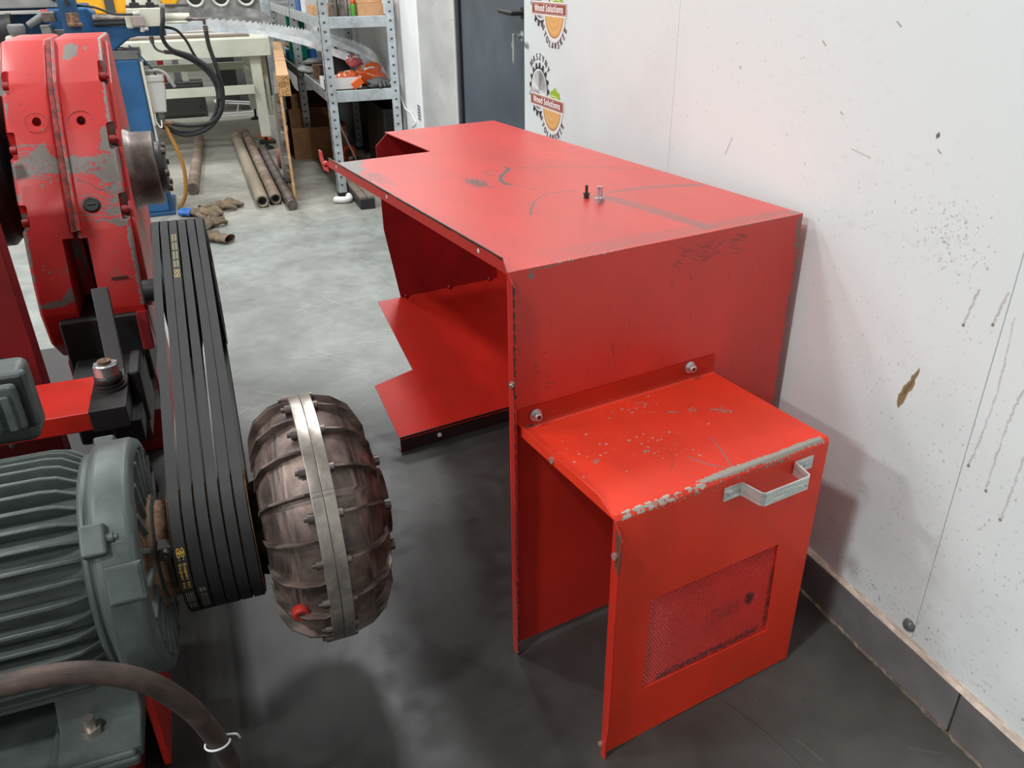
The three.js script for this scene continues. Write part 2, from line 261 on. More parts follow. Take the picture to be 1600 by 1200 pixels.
  // wall set back behind the partition, with a steel door
  const grey = std(0xffffff, 0.6, 0, { map: canvasTex(1024, 512, (x, w, h) => {
    const f = fbm(77, 6, 5), im = x.createImageData(w, h), r = rng(78); for (let j = 0; j < h; j++) for (let i = 0; i < w; i++) { const k = 186 * (1 - (f(i / w, j / h) - 0.5) * 0.22), n = 4 * (j * w + i); im.data[n] = k; im.data[n + 1] = k; im.data[n + 2] = k * 0.99; im.data[n + 3] = 255; } x.putImageData(im, 0, 0);
    for (let i = 0; i < 26; i++) { const a = r() * w, b = r() * h; scratch(x, [[a, b], [a + (r() - 0.3) * 22, b + r() * 12]], 2.5, 'rgba(92,90,90,.7)', r); }
  }) });
  grey.map.wrapS = grey.map.wrapT = THREE.RepeatWrapping; grey.map.repeat.set(0.5, 1);
  const recess = struct('wall_recess', [bounds(RECESS, RECESS + 0.2, 0, CEILING, -17, -4.93), bounds(RECESS, RECESS + 0.2, 2.75, CEILING, -4.93, -3.3), bounds(RECESS, RECESS + 0.2, 0, 2.75, -3.72, -3.3), bounds(WALL + 0.1, RECESS + 0.2, 0, CEILING, -3.45, -3.2)], grey);
  const clad = std(0xffffff, 0.45, 0, { map: mottle(79, [250, 252, 253], 0.03, 0.9) });
  part(recess, 'wall_panel', bounds(RECESS - 0.015, RECESS, 0, CEILING, -11.5, -5.8, 0.004), clad, { label: 'white cladding panel' });
  part(recess, 'perforated_strip', [...Array(5).keys()].map((k) => bounds(RECESS - 0.022, RECESS - 0.012, 0.585 + k * 0.022, 0.6 + k * 0.022, -5.9, -5.83, 0.003)).concat([bounds(RECESS - 0.012, RECESS - 0.001, 0.57, 0.7, -5.905, -5.825)]), M.zinc);
  part(recess, 'cable', tube([[RECESS - 0.018, 0.75, -6.5], [RECESS - 0.03, 0.62, -6.25], [RECESS - 0.03, 0.6, -6.05], [RECESS - 0.02, 0.55, -5.98], [RECESS - 0.02, 0.5, -6.1]], 0.006, 30, 6), M.white);
  const steel = std(0xffffff, 0.4, 0.1, { map: mottle(80, [80, 90, 100], 0.16, 1.1) });
  const door = struct('door_1', bounds(RECESS + 0.012, RECESS + 0.06, 0.01, 2.68, -4.86, -3.74, 0.004), steel);
  part(door, 'door_frame', [bounds(RECESS - 0.004, RECESS + 0.07, 0, 2.75, -4.93, -4.875, 0.006), bounds(RECESS - 0.004, RECESS + 0.07, 2.69, 2.75, -4.93, -3.72, 0.006), bounds(RECESS - 0.004, RECESS + 0.07, 0, 2.75, -3.735, -3.68, 0.006)], std([0.022, 0.026, 0.034], 0.45));
  part(door, 'frame_edge', bounds(RECESS - 0.012, RECESS, 0, 2.76, -4.955, -4.93, 0.003), std([0.62, 0.62, 0.6], 0.5));
  part(door, 'door_handle', [cyl(0.026, 0.012, 'x', RECESS + 0.006, 1.362, -3.86), cyl(0.011, 0.06, 'x', RECESS - 0.02, 1.362, -3.86), capTube([[RECESS - 0.05, 1.362, -3.86], [RECESS - 0.055, 1.364, -3.93], [RECESS - 0.05, 1.368, -4.03]], 0.011, 20, 8)], M.black);
  const lock = part(door, 'lock', [cyl(0.024, 0.012, 'x', RECESS + 0.005, 1.262, -3.86), cyl(0.01, 0.03, 'x', RECESS - 0.008, 1.262, -3.86)], M.zinc);
  part(lock, 'key', [bounds(RECESS - 0.04, RECESS - 0.015, 1.255, 1.27, -3.864, -3.858), bounds(RECESS - 0.045, RECESS - 0.04, 1.2, 1.275, -3.875, -3.85), bounds(RECESS - 0.04, RECESS - 0.036, 1.15, 1.21, -3.89, -3.865), bounds(RECESS - 0.046, RECESS - 0.043, 1.14, 1.2, -3.865, -3.85), bounds(RECESS - 0.04, RECESS - 0.036, 1.21, 1.235, -3.9, -3.88, 0.002)], M.zinc);

  // the rest of the hall
  const plain = std([0.62, 0.62, 0.61], 0.8);
  struct('wall_left', bounds(-9.2, -9, 0, CEILING, -17, 5), plain);
  struct('wall_back', bounds(-9.2, 1.72, 0, CEILING, -17.2, -17), plain);
  struct('wall_front', bounds(-9.2, 1.72, 0, CEILING, 5, 5.2), plain);
  struct('ceiling', bounds(-9.2, 1.72, CEILING, CEILING + 0.2, -17.2, 5.2), std([0.7, 0.7, 0.69], 0.8));
  const glow = new THREE.MeshStandardMaterial({ color: 0x222222, emissive: LAMP_COLOR, emissiveIntensity: 6 });
  LAMPS.forEach(([x, z, L, len, wid], i) => {
    const t = thing('ceiling_lamp', ['white hall lamp nearest the camera, over the red machine', 'white hall lamp over the blue machine', 'white hall lamp over the far cream table', 'white hall lamp over the door by the partition', 'white hall lamp over the steel shelving', 'white hall lamp off to the left of the red machine', 'white hall lamp in the far left of the hall', 'added unseen white lamp brightening the partition, off to the left and behind the camera'][i], 'ceiling lamp', [x, 0, z], 0, 'hall ceiling lamps');
    part(t, 'housing', [bounds(-wid / 2 - 0.03, wid / 2 + 0.03, 5.07, 5.15, -len / 2 - 0.03, len / 2 + 0.03, 0.01), cyl(0.01, 0.3, 'y', 0, 5.27, 0.3, 8), cyl(0.01, 0.3, 'y', 0, 5.27, -0.3, 8)], M.white);
    part(t, 'diffuser', bounds(-wid / 2, wid / 2, 5.05, 5.069, -len / 2, len / 2), glow);
    const l = new THREE.RectAreaLight(LAMP_COLOR, L, wid, len); l.position.set(x, 5.045, z); l.rotation.x = -Math.PI / 2; l.castShadow = true; scene.add(l);
  });
}
{ // round stickers on the partition
  const logo = canvasTex(1024, 832, (x, w, h) => {
    const s = w / 0.42, X = (z) => (z + 3.4) * s, Y = (y) => (1.262 - y) * s;
    const saw = [-3.258, 1.0975], log = [-3.122, 1.048];
    x.save(); x.beginPath(); x.rect(0, 0, w, h); x.clip();
    x.fillStyle = '#38373d'; x.beginPath(); const n = 17, a0 = 0.1;                    // toothed blade
    for (let k = 0; k < n; k++) { const a = a0 - k / n * 6.283, q = [[0.108, 0], [0.108, -0.12], [0.09, -0.17], [0.09, -0.3]]; for (const [r, d] of q) x.lineTo(X(saw[0] + r * Math.cos(a + d)), Y(saw[1] + r * Math.sin(a + d))); }
    x.closePath(); x.fill();
    x.fillStyle = '#ededed'; x.beginPath(); x.arc(X(saw[0]), Y(saw[1]), 0.083 * s, 0, 7); x.fill();
    for (let k = 0; k < 360; k++) { const a = k / 360 * 6.283, v = 178 + 40 * Math.sin(2 * a + 0.6) + 14 * Math.sin(6 * a); x.fillStyle = `rgb(${v},${v},${v})`; x.beginPath(); x.moveTo(X(saw[0]), Y(saw[1])); x.arc(X(saw[0]), Y(saw[1]), 0.077 * s, a, a + 0.03); x.fill(); }
    x.fillStyle = '#e8e7e6'; x.beginPath(); x.arc(X(log[0]), Y(log[1]), 0.107 * s, 0, Math.PI); x.fill();           // log slice below the banner
    x.save(); x.beginPath(); x.rect(0, Y(1.052), w, h); x.clip();
    x.fillStyle = '#b9814c'; x.beginPath(); x.arc(X(log[0]), Y(log[1]), 0.092 * s, 0, 7); x.fill();
    x.fillStyle = '#e3ad68'; x.beginPath(); x.arc(X(log[0]), Y(log[1]), 0.085 * s, 0, 7); x.fill();
    for (let k = 1; k < 6; k++) { x.strokeStyle = k % 2 ? '#eec389' : '#d69c58'; x.lineWidth = 6; x.beginPath(); x.ellipse(X(log[0] - 0.004), Y(log[1] - 0.006), k * 0.014 * s, k * 0.0135 * s, 0.2, 0, 7); x.stroke(); }
    x.restore();
    x.fillStyle = '#9cbd2c'; x.beginPath(); x.moveTo(X(-3.148), Y(1.075)); x.bezierCurveTo(X(-3.14), Y(1.1), X(-3.135), Y(1.118), X(-3.112), Y(1.112)); x.bezierCurveTo(X(-3.1), Y(1.132), X(-3.082), Y(1.125), X(-3.076), Y(1.11)); x.bezierCurveTo(X(-3.05), Y(1.118), X(-3.044), Y(1.1), X(-3.05), Y(1.092)); x.bezierCurveTo(X(-3.035), Y(1.086), X(-3.036), Y(1.078), X(-3.04), Y(1.072)); x.closePath(); x.fill();
    x.strokeStyle = '#f2f4e4'; x.lineWidth = 7; x.beginPath(); x.moveTo(X(-3.15), Y(1.084)); x.quadraticCurveTo(X(-3.11), Y(1.1), X(-3.065), Y(1.086)); x.stroke();
    x.fillStyle = '#f3efec'; x.fillRect(X(-3.355), Y(1.084), 0.35 * s, 0.051 * s);
    x.fillStyle = '#9a4b3d'; x.fillRect(X(-3.35), Y(1.079), 0.34 * s, 0.041 * s);
    x.strokeStyle = '#e9dcd6'; x.lineWidth = 3; x.strokeRect(X(-3.346), Y(1.0755), 0.332 * s, 0.034 * s);
    x.save(); x.translate(X(-3.18), Y(1.0475)); x.scale(1.12, 1); x.fillStyle = '#ffffff'; x.textAlign = 'center'; x.font = `bold ${0.034 * s}px sans-serif`; x.fillText('Wood Solutions', 0, 0); x.restore();
    const arc = (txt, c, r, from, to, inside) => { [...txt].forEach((ch, i) => { const a = mix(from, to, i / (txt.length - 1)); x.save(); x.translate(X(c[0] + r * Math.cos(a)), Y(c[1] + r * Math.sin(a))); x.rotate(inside ? -a - Math.PI / 2 : -a + Math.PI / 2); x.textAlign = 'center'; x.fillStyle = '#57243f'; x.font = `bold ${0.035 * s}px sans-serif`; x.fillText(ch, 0, 0); x.restore(); }); };
    arc('MASZYNY', saw, 0.118, 2.28, 0.74, false); arc('STOLARSKIE', log, 0.133, Math.PI + 0.5, 2 * Math.PI - 0.5, true);
    x.restore();
  });
  const mat = std(0xffffff, 0.4, 0, { map: logo, transparent: true, polygonOffset: true, polygonOffsetFactor: -1 });
  const sticker = (label, dz, dy) => { const g = new THREE.PlaneGeometry(0.42 * kW, 0.42 * 832 / 1024 * kW).rotateY(-Math.PI / 2); const yc = 1.262 - 0.21 * 832 / 1024; single('sticker', g, mat, label, 'sticker', { keepUV: true, pos: [WALL - 0.0008, 1.55 - (1.55 - yc - dy) * kW, (-3.19 + dz) * kW] }); };
  sticker('upper round wood-machine sticker on the white partition, cut by the top of the picture', 0.015, 0.349);
  sticker('lower round sticker with saw blade, log and MASZYNY lettering, just above the red guard', 0, 0);
  single('wall_plug', [lathe([[0, -0.012], [0.008, -0.011], [0.014, -0.006], [0.017, 0.002]], 'x', WALL - 0.001, 0.166, -0.996), lathe([[0.0, -0.0135], [0.004, -0.0125]], 'x', WALL - 0.001, 0.17, -0.992)], std([0.12, 0.12, 0.12], 0.3), 'dark domed plug low on the white partition just above the grey tiles', 'wall plug');
  single('wall_stud', [cyl(0.013, 0.008, 'x', WALL - 0.004, 1.26, -3.42, 20), cyl(0.009, 0.012, 'x', WALL - 0.006, 1.26, -3.42, 20)], M.zinc, 'small grey stud at the edge of the white partition beside the door lock', 'stud');
}

// ------------------------------------------------------------------ the red sheet-metal guard (local: x across, y up, -z along)
{
  const D = 0.814, L = 1.595, L1 = 1.172, V1 = 0.356, Hh = 1.0155, t = 0.003;
  const g = thing('machine_guard', 'large worn red sheet-metal machine guard with a lower vented box, standing by the white wall', 'machine guard', [0.516, 0, -1.416], 0.148);
  const topTex = canvasTex(2048, 1024, (x, w, h) => {
    mottledRed(x, w, h, 81); const r = rng(82), P = ([u, v]) => [u / 1.62 * w, v / 0.83 * h], C = (pts, n) => curve(pts.map(P), n);
    blob(x, [[1.176, 0.0], [1.172, 0.112], [1.13, 0.112], [1.085, 0.075], [1.05, 0.085], [1.0, 0.05], [0.985, 0.012], [1.0, 0]].map(P), r, 14);
    for (let i = 0; i < 40; i++) scratch(x, [P([1.02 - r() * 0.1, r() * 0.09]), P([0.98 - r() * 0.2, r() * 0.11])], 2, 'rgba(88,70,66,.75)', r);
    flakes(x, 420, ...P([0.7, 0.285]), 75, 34, rng(83), 1.4, 7, '#4a4240'); flakes(x, 200, ...P([0.72, 0.29]), 60, 20, rng(84), 1.2, 6, '#524846');
    scratch(x, C([[0.808, 0.365], [0.815, 0.388], [0.795, 0.404]]), 5, '#5d5350', r); scratch(x, C([[0.808, 0.365], [0.773, 0.359], [0.723, 0.392]]), 5, '#5d5350', r);
    scratch(x, C([[0.835, 0.452], [0.81, 0.448], [0.786, 0.431], [0.744, 0.39], [0.697, 0.361], [0.649, 0.351], [0.63, 0.356]]), 14, '#524a48', r); scratch(x, C([[0.63, 0.356], [0.6, 0.37], [0.54, 0.387]]), 4, '#6a5552', r);
    scratch(x, C([[0.82, 0.44], [0.78, 0.545], [0.74, 0.635], [0.665, 0.699], [0.588, 0.772]]), 4, 'rgba(84,66,62,.85)', r); scratch(x, C([[0.8, 0.45], [0.76, 0.56], [0.7, 0.66], [0.6, 0.79]]), 3, 'rgba(84,66,62,.6)', r);
    scratch(x, C([[0.34, 0.25], [0.413, 0.3], [0.46, 0.345], [0.489, 0.404], [0.477, 0.473]]), 6, 'rgba(100,72,68,.85)', r); flakes(x, 60, ...P([0.41, 0.3]), 40, 20, r, 1, 6, '#6a5a56');
    for (let i = 0; i < 60; i++) { const o = (r() - 0.5) * 0.04; scratch(x, C([[0.4 + r() * 0.02, 0.49 + o], [0.261, 0.522 + o], [0.167, 0.53 + o], [0.02, 0.545 + o]], 8), 2.5, 'rgba(120,84,78,.28)', r); }
    for (let i = 0; i < 50; i++) { const o = (r() - 0.5) * 0.03; scratch(x, C([[0.42, 0.52 + o], [0.405 + o, 0.66], [0.35 + o, 0.8]], 8), 2.2, 'rgba(120,84,78,.26)', r); }
    for (let i = 0; i < 46; i++) { const o = r() * 0.06; scratch(x, C([[0.02 + o, 0.08 + r() * 0.2], [0.015 + o * 0.8, 0.45], [0.02 + o * 0.5, 0.8]], 8), 2.2, 'rgba(120,84,78,.2)', r); }
    for (let i = 0; i < 90; i++) { const u = 0.75 + r() * 0.45, v = 0.5 + r() * 0.32; scratch(x, [P([u, v]), P([u - 0.01 - r() * 0.03, v + (r() - 0.3) * 0.05])], 2.2, `rgba(74,56,54,${0.3 + r() * 0.5})`, r); }
    for (let i = 0; i < 160; i++) { const u = r() * 1.4, v = r() * 0.83; scratch(x, [P([u, v]), P([u - r() * 0.012, v + (r() - 0.5) * 0.02])], 1.6, `rgba(80,50,48,${0.2 + r() * 0.6})`, r); }
    for (let i = 0; i < 22; i++) { const u = r() * 1.3, v = r() * 0.7; scratch(x, C([[u, v], [u - 0.05, v + 0.05 * (r() - 0.2)], [u - 0.1 - r() * 0.1, v + 0.12 * (r() - 0.2)]], 8), 1.5, 'rgba(110,44,40,.5)', r); }
    flakes(x, 90, ...P([0.0, 0.18]), 10, 160, r, 1.5, 6, '#9a938e'); flakes(x, 90, ...P([0.0, 0.66]), 10, 200, r, 1.5, 8, BARE); flakes(x, 40, ...P([0.02, 0.8]), 16, 20, r, 2, 9, BARE);
  });
  const topMat = redWith(topTex, { roughness: 0.4, clearcoat: 0.5, clearcoatRoughness: 0.34 });
  part(g, 'top_plate', slabY([[0, 0], [D, 0], [D, L], [V1, L], [V1, L1], [0, L1]], Hh - t, t), topMat, { uv: (x, y, z) => [-z / 1.62, 1 - x / 0.83] });
  const frontTex = canvasTex(1024, 1024, (x, w, h) => {
    mottledRed(x, w, h, 85); const r = rng(86), P = (v, y) => [v / 0.83 * w, (1.03 - y) / 1.03 * h];
    flakes(x, 120, ...P(0.806, 0.97), 8, 50, r, 1.5, 7, BARE); flakes(x, 500, ...P(0.812, 0.6), 6, 420, r, 1, 6, '#6b5350'); flakes(x, 60, ...P(0.1, 1.012), 60, 3, r, 1.5, 6, BARE); flakes(x, 10, ...P(0.055, 0.999), 6, 5, r, 3, 9, BARE);
    for (let i = 0; i < 60; i++) { const v = r() * 0.8, y = 0.6 + r() * 0.4; scratch(x, [P(v, y), P(v + (r() - 0.5) * 0.02, y - r() * 0.03)], 1.5, `rgba(80,30,28,${0.3 + r() * 0.6})`, r); }
    for (let i = 0; i < 60; i++) { const v = 0.42 + r() * 0.2, y = 0.995 - r() * 0.05; scratch(x, [P(v, y), P(v + 0.02, y + (r() - 0.5) * 0.02)], 2.5, 'rgba(96,26,26,.35)', r); }
    flakes(x, 16, ...P(0.09, 0.77), 40, 60, r, 1.2, 3.5, '#4a2522'); flakes(x, 12, ...P(0.47, 0.83), 60, 50, r, 1.2, 3, '#4a2522');
  });
  part(g, 'front_panel', slabZ([[0, 0.019], [D, 0.019], [D, Hh - t], [0, Hh - t]], -t, t), redWith(frontTex, { roughness: 0.46 }), { uv: (x, y) => [x / 0.83, y / 1.03] });
  const side = part(g, 'side_panel', slabX([[0.003, 0], [L, 0], [L, Hh - t], [0.003, Hh - t]], D - t, t), M.red);
  side.scale.z = 1; side.geometry.computeBoundingSphere();
  part(g, 'end_panel', slabZ([[0.366, Hh - t], [0.316, 0.969], [0.318, 0.65], [0.365, 0.357], [D - t, 0.357], [D - t, Hh - t]], -L, t), M.redDark);  // darker red carries the shade under the top plate
  // slanted lower plate with a step in its free edge, folded down to the floor
  const S = Math.hypot(0.565, 0.307), slope = ext([[0.265, 0], [D - t, 0], [D - t, -S], [0.108, -S], [0.105, -0.39], [0.27, -0.36]], t);
  slope.applyMatrix4(new THREE.Matrix4().makeBasis(new THREE.Vector3(1, 0, 0), new THREE.Vector3(0, 0.307 / S, -0.565 / S), new THREE.Vector3(0, 0.565 / S, 0.307 / S))).translate(0, 0.357, -1.592);
  const sp = part(g, 'slanted_plate', slope, M.red, { label: 'slanted lower plate with a stepped edge' });
  each(sp, 'rivet', [0.385, 0.58, 0.77].map((v) => T(new THREE.SphereGeometry(0.009, 10, 6), v, 0.365, -1.585)), M.redDark);
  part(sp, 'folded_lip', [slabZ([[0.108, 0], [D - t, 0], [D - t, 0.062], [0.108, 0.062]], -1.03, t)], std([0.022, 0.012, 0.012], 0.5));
  part(sp, 'lip_hole', cyl(0.008, 0.004, 'z', 0.26, 0.028, -1.0255, 12), M.white);
  part(sp, 'lip_foot', slabY([[0.108, 1.03], [D - t, 1.03], [D - t, 1.06], [0.108, 1.06]], 0.0005, t), M.redDark);
  const fTex = canvasTex(1024, 64, (x, w, h) => { mottledRed(x, w, h, 87, [168, 34, 24]); const r = rng(88); x.strokeStyle = '#241815'; for (let k = 0; k < 130; k++) { const a = r() * w; x.lineWidth = 2 + r() * 5; x.beginPath(); x.moveTo(a, 6 + r() * 9); x.lineTo(a + 20 + r() * 50, 5 + r() * 9); x.stroke(); } });
  const fMat = redWith(fTex);
  part(g, 'top_flange', slabX([[0, Hh - 0.003], [0.02, Hh + 0.026], [1.135, Hh + 0.026], [1.135, Hh - 0.003]], -t, t), fMat, { uv: (x, y, z) => [-z / 1.2, (y - 1.01) / 0.035] });
  part(g, 'flange_tab', [slabX([[1.145, Hh - 0.02], [1.15, Hh + 0.002], [1.19, Hh + 0.004], [1.205, Hh + 0.034], [1.235, Hh + 0.034], [1.228, Hh + 0.004], [1.2, Hh - 0.022]], -t, t), T(new THREE.SphereGeometry(0.01, 10, 8), -0.004, Hh + 0.002, -1.165)], M.red);
  part(g, 'front_flange', slabX([[0, 0], [-0.024, 0], [-0.026, 0.5], [-0.024, Hh - 0.024], [0, Hh - 0.003]], 0.0, t), redWith(canvasTex(64, 1024, (x, w, h) => { mottledRed(x, w, h, 89, [172, 32, 24]); const r = rng(90); for (let k = 0; k < 40; k++) blob(x, [[w * 0.62 + r() * 8, k * 26], [w * 0.95, k * 26 + 3], [w * 0.95, k * 26 + 20], [w * 0.72 + r() * 8, k * 26 + 24]], r, 5, '#231512'); })), { uv: (x, y, z) => [clamp(z / 0.026), y / 1.02] });
  for (const u of [0.12, 0.645, 1.06]) part(g, 'slot', cyl(0.005, 0.0012, 'x', -0.0034, Hh + 0.012, -u, 12).scale(1, 1, 1), M.boxGrey);
  part(g, 'flange_bolt', [cyl(0.008, 0.006, 'x', -0.002, 0.77, 0.013, 12), cyl(0.004, 0.008, 'x', -0.0035, 0.77, 0.013, 8)], M.brightSteel);

  // lower vented box on the front
  const s0 = 0.0185, s1 = 0.578, su = 0.368, h2 = 0.649, R = 0.011, tx = (v) => (v - s0) / (s1 - s0);
  const boxTex = canvasTex(1024, 2048, (x, w, h) => {
    mottledRed(x, w, h, 91, [226, 50, 20]); const r = rng(92), P = (v, s) => [(v - 0.0185) / 0.5595 * w, s / 1.06 * h], U = (u, v) => P(v, 0.045 - u);       // s runs down the upstand, along the top, down the front
    flakes(x, 38, ...P(0.12, 0.18), 170, 150, r, 1.2, 7, '#b5a39a'); flakes(x, 70, ...P(0.25, 0.25), 200, 160, r, 1.5, 8, '#a3958c'); flakes(x, 50, ...P(0.3, 0.1), 160, 80, r, 1.5, 9, '#94857c');
    for (const [u, v, l] of [[-0.123, 0.405, 30], [-0.153, 0.455, 42], [-0.165, 0.47, 36], [-0.11, 0.36, 26], [-0.213, 0.208, 14], [-0.19, 0.095, 16]]) { const [a, b] = U(u, v); flakes(x, 26, a, b, l, l * 0.7, r, 1.5, 8, '#8c7f78'); scratch(x, [[a - l / 2, b - l / 3], [a + l / 2, b + l / 2]], 4, '#8a7c76', r); }
    scratch(x, curve([U(-0.27, 0.27), U(-0.31, 0.282), U(-0.35, 0.31)]), 5, '#7c6b66', r); scratch(x, curve([U(-0.24, 0.36), U(-0.3, 0.34), U(-0.35, 0.318)]), 5, '#7c6b66', r); scratch(x, curve([U(-0.2, 0.25), U(-0.26, 0.24), U(-0.3, 0.2)]), 2.5, '#8d3a30', r);
    for (let k = 0; k < 90; k++) { const v = 0.03 + r() * 0.54, s = 0.06 + r() * 0.36, [a, b] = P(v, s); scratch(x, [[a, b], [a + (r() - 0.5) * 26, b + (r() - 0.5) * 18]], 1.6, `rgba(110,40,30,${0.3 + r() * 0.5})`, r); }
    const bend = 0.045 + 0.368 - 0.004;                                       // worn corner
    for (let k = 0; k < 46; k++) { const v = 0.03 + r() * 0.2, [a, b] = P(v, bend + (r() - 0.5) * 0.016); blob(x, [[a, b], [a + 10 + r() * 16, b - 3], [a + 14 + r() * 20, b + 8], [a + 4, b + 9]], r, 7, '#b3aca4'); }
    blob(x, [[0.22, -0.012], [0.28, -0.016], [0.34, -0.016], [0.42, -0.013], [0.5, -0.014], [0.565, -0.012], [0.565, 0.006], [0.5, 0.004], [0.44, 0.007], [0.36, 0.003], [0.3, 0.004], [0.24, 0.0]].map(([v, d]) => P(v, bend + d)), r, 9, '#9c948a');
    flakes(x, 120, ...P(0.38, bend + 0.012), 300, 14, r, 2, 8, '#8e857d'); flakes(x, 70, ...P(0.15, bend + 0.008), 150, 14, r, 2, 7, '#a79d95'); flakes(x, 14, ...P(0.555, 0.33), 14, 26, r, 2, 7, '#6d5f58');
    for (let k = 0; k < 60; k++) { const [a, b] = P(0.05 + r() * 0.52, 0.45 + r() * 0.58); scratch(x, [[a, b], [a + (r() - 0.5) * 10, b + (r() - 0.5) * 16]], 1.6, `rgba(120,80,70,${0.2 + r() * 0.4})`, r); }
    flakes(x, 40, ...P(0.3, 1.053), 420, 5, r, 2, 7, '#6f625c'); scratch(x, [P(0.4, 0.97), P(0.395, 1.0)], 9, 'rgba(150,96,84,.8)', r); flakes(x, 3, ...P(0.565, 0.92), 3, 3, r, 4, 6, '#8a8060');
    flakes(x, 20, ...P(0.05, 0.048), 26, 5, r, 3, 9, '#4c3d37'); flakes(x, 16, ...P(0.52, 0.055), 26, 8, r, 2, 7, '#5a4a44');
  });
  const boxMat = redWith(boxTex, { roughness: 0.55, clearcoat: 0.08 });
  const hole = [[0.121, 0.403], [0.116, 0.151], [0.487, 0.141], [0.476, 0.404]];
  const arcPts = [[su - R, h2]]; for (let k = 0; k <= 6; k++) { const a = Math.PI / 2 * (1 - k / 6); arcPts.push([su - R + R * Math.cos(a), h2 - R + R * Math.sin(a)]); }
  const outer = [[0.003, 0.699], [0.003, h2 + 0.012], [0.006, h2 + 0.003], [0.014, h2], ...arcPts], strip = (o) => outer.map(([z, y]) => [o, y, z]);
  const shell = [quadStrip(strip(s0), strip(s1)), slabZ([[s0, 0.004], [s1, 0.004], [s1, h2 - R], [s0, h2 - R]], su - t, t, 0, [hole])];
  const inner = outer.map(([z, y]) => [z > 0.01 && y > h2 - R / 2 ? z - 0.001 : z - (y < h2 ? t : 0), y - (z > 0.01 ? t : 0)]);
  shell.push(quadStrip(inner.map(([z, y]) => [s1, y, z]), inner.map(([z, y]) => [s0, y, z])), quadStrip(inner.map(([z, y]) => [s0, y, z]), strip(s0)), quadStrip(strip(s1), inner.map(([z, y]) => [s1, y, z])));
  const cover = part(g, 'vented_box', shell.map((q) => toCreasedNormals(clean(q), 0.9)), boxMat, { uv: (x, y, z, nx, ny, nz) => { let s; if (z < 0.012 && y > h2 + 0.002) s = (0.699 - y); else if (y > h2 - R * 0.9 && z < su - 0.0005) s = 0.045 + z + (z > su - R ? (h2 - y) * 0.5 : 0); else s = 0.045 + su - 0.006 + (h2 - y); return [tx(x), 1 - s / 1.06]; }, label: 'lower vented box with a strap handle' });
  part(cover, 'side_sheet', slabX([[0, 0.004], [-su + 0.002, 0.004], [-su + 0.002, h2 - 0.012], [-su + 0.012, h2 - 0.002], [0, h2 - 0.002]], s1 - t, t), M.red);
  part(cover, 'top_flange', slabX([[0.0, h2 - 0.006], [0, h2 + 0.018], [-0.312, h2 + 0.018], [-su, h2 - 0.006]], s0 - t, t), boxMat, { uv: (x, y, z) => [0.1 + z, 0.35 + (y - h2) * 2] });
  part(cover, 'front_flange', slabX([[-su + t, 0], [-su + t, h2 - 0.004], [-su - 0.026, h2 - 0.04], [-su - 0.02, 0.5], [-su - 0.019, 0.1], [-su - 0.012, 0.04], [-su - 0.013, 0]], s0 - t, t), redWith(canvasTex(64, 512, (x, w, h) => { mottledRed(x, w, h, 93, [186, 36, 20]); const r = rng(94); blob(x, [[18, 20], [50, 24], [54, 84], [44, 100], [22, 84]], r, 6, '#6a3d34'); flakes(x, 40, 50, 300, 6, 200, r, 2, 5, '#4a2420'); })), { uv: (x, y, z) => [clamp((z - su) / 0.03), y / 0.65] });
  each(cover, 'flange_rivet', [cyl(0.0075, 0.006, 'x', s0 - 0.004, h2 + 0.005, 0.15, 14), cyl(0.0075, 0.006, 'x', s0 - 0.004, 0.566, su + 0.008, 14), cyl(0.006, 0.006, 'x', s0 - 0.004, 0.035, su - 0.004, 12)], std([0.5, 0.3, 0.26], 0.4, 0.5));
  { // perforated screen, each hole cut
    const pos = [], pitch = 0.0073, row = pitch * 0.8660254, rh = 0.0027, z0 = su - 0.005, z1 = z0 - 0.0014;
    const rim = []; for (let k = 0; k < 6; k++) { const a = Math.PI / 6 + k * Math.PI / 3; rim.push([Math.cos(a), Math.sin(a)]); }
    for (let j = 0; j < 44; j++) for (let i = 0; i < 53; i++) {
      const cx = 0.108 + (i + (j % 2) / 2) * pitch, cy = 0.136 + j * row, ro = pitch / Math.sqrt(3);
      for (let k = 0; k < 6; k++) {
        const [c0, q0] = rim[k], [c1, q1] = rim[(k + 1) % 6], a = [cx + ro * c0, cy + ro * q0, z0], b = [cx + ro * c1, cy + ro * q1, z0], c = [cx + rh * c0, cy + rh * q0, z0], d = [cx + rh * c1, cy + rh * q1, z0], e = [c[0], c[1], z1], f = [d[0], d[1], z1];
        pos.push(...a, ...b, ...c, ...c, ...b, ...d, ...c, ...d, ...e, ...e, ...d, ...f);
      }
    }
    const q = new THREE.BufferGeometry(); q.setAttribute('position', new THREE.Float32BufferAttribute(pos, 3)); q.computeVertexNormals();
    const meshTex = canvasTex(512, 512, (x, w, h) => { mottledRed(x, w, h, 95, [214, 52, 44]); const r = rng(96), P = (v, y) => [(v - 0.1) / 0.4 * w, (0.42 - y) / 0.3 * h]; const soot = (v, y, n, sx, sy, a) => { for (let i = 0; i < n; i++) { const [px, py] = P(v + (r() + r() - 1) * sx, y + (r() + r() - 1) * sy); x.fillStyle = `rgba(40,34,28,${a})`; x.beginPath(); x.arc(px, py, 3 + r() * 8, 0, 7); x.fill(); } }; soot(0.415, 0.27, 60, 0.014, 0.018, 0.22); soot(0.35, 0.265, 120, 0.08, 0.03, 0.06); for (let k = 0; k < 60; k++) soot(0.16 + k * 0.005, 0.158 - k * 0.00005, 5, 0.012, 0.012, 0.13); for (let k = 0; k < 30; k++) soot(0.478, 0.16 + k * 0.006, 4, 0.006, 0.01, 0.16); });
    part(cover, 'perforated_screen', q, redWith(meshTex, { roughness: 0.5 }), { uv: (x, y) => [(x - 0.1) / 0.4, 1 - (0.42 - y) / 0.3] });
  }
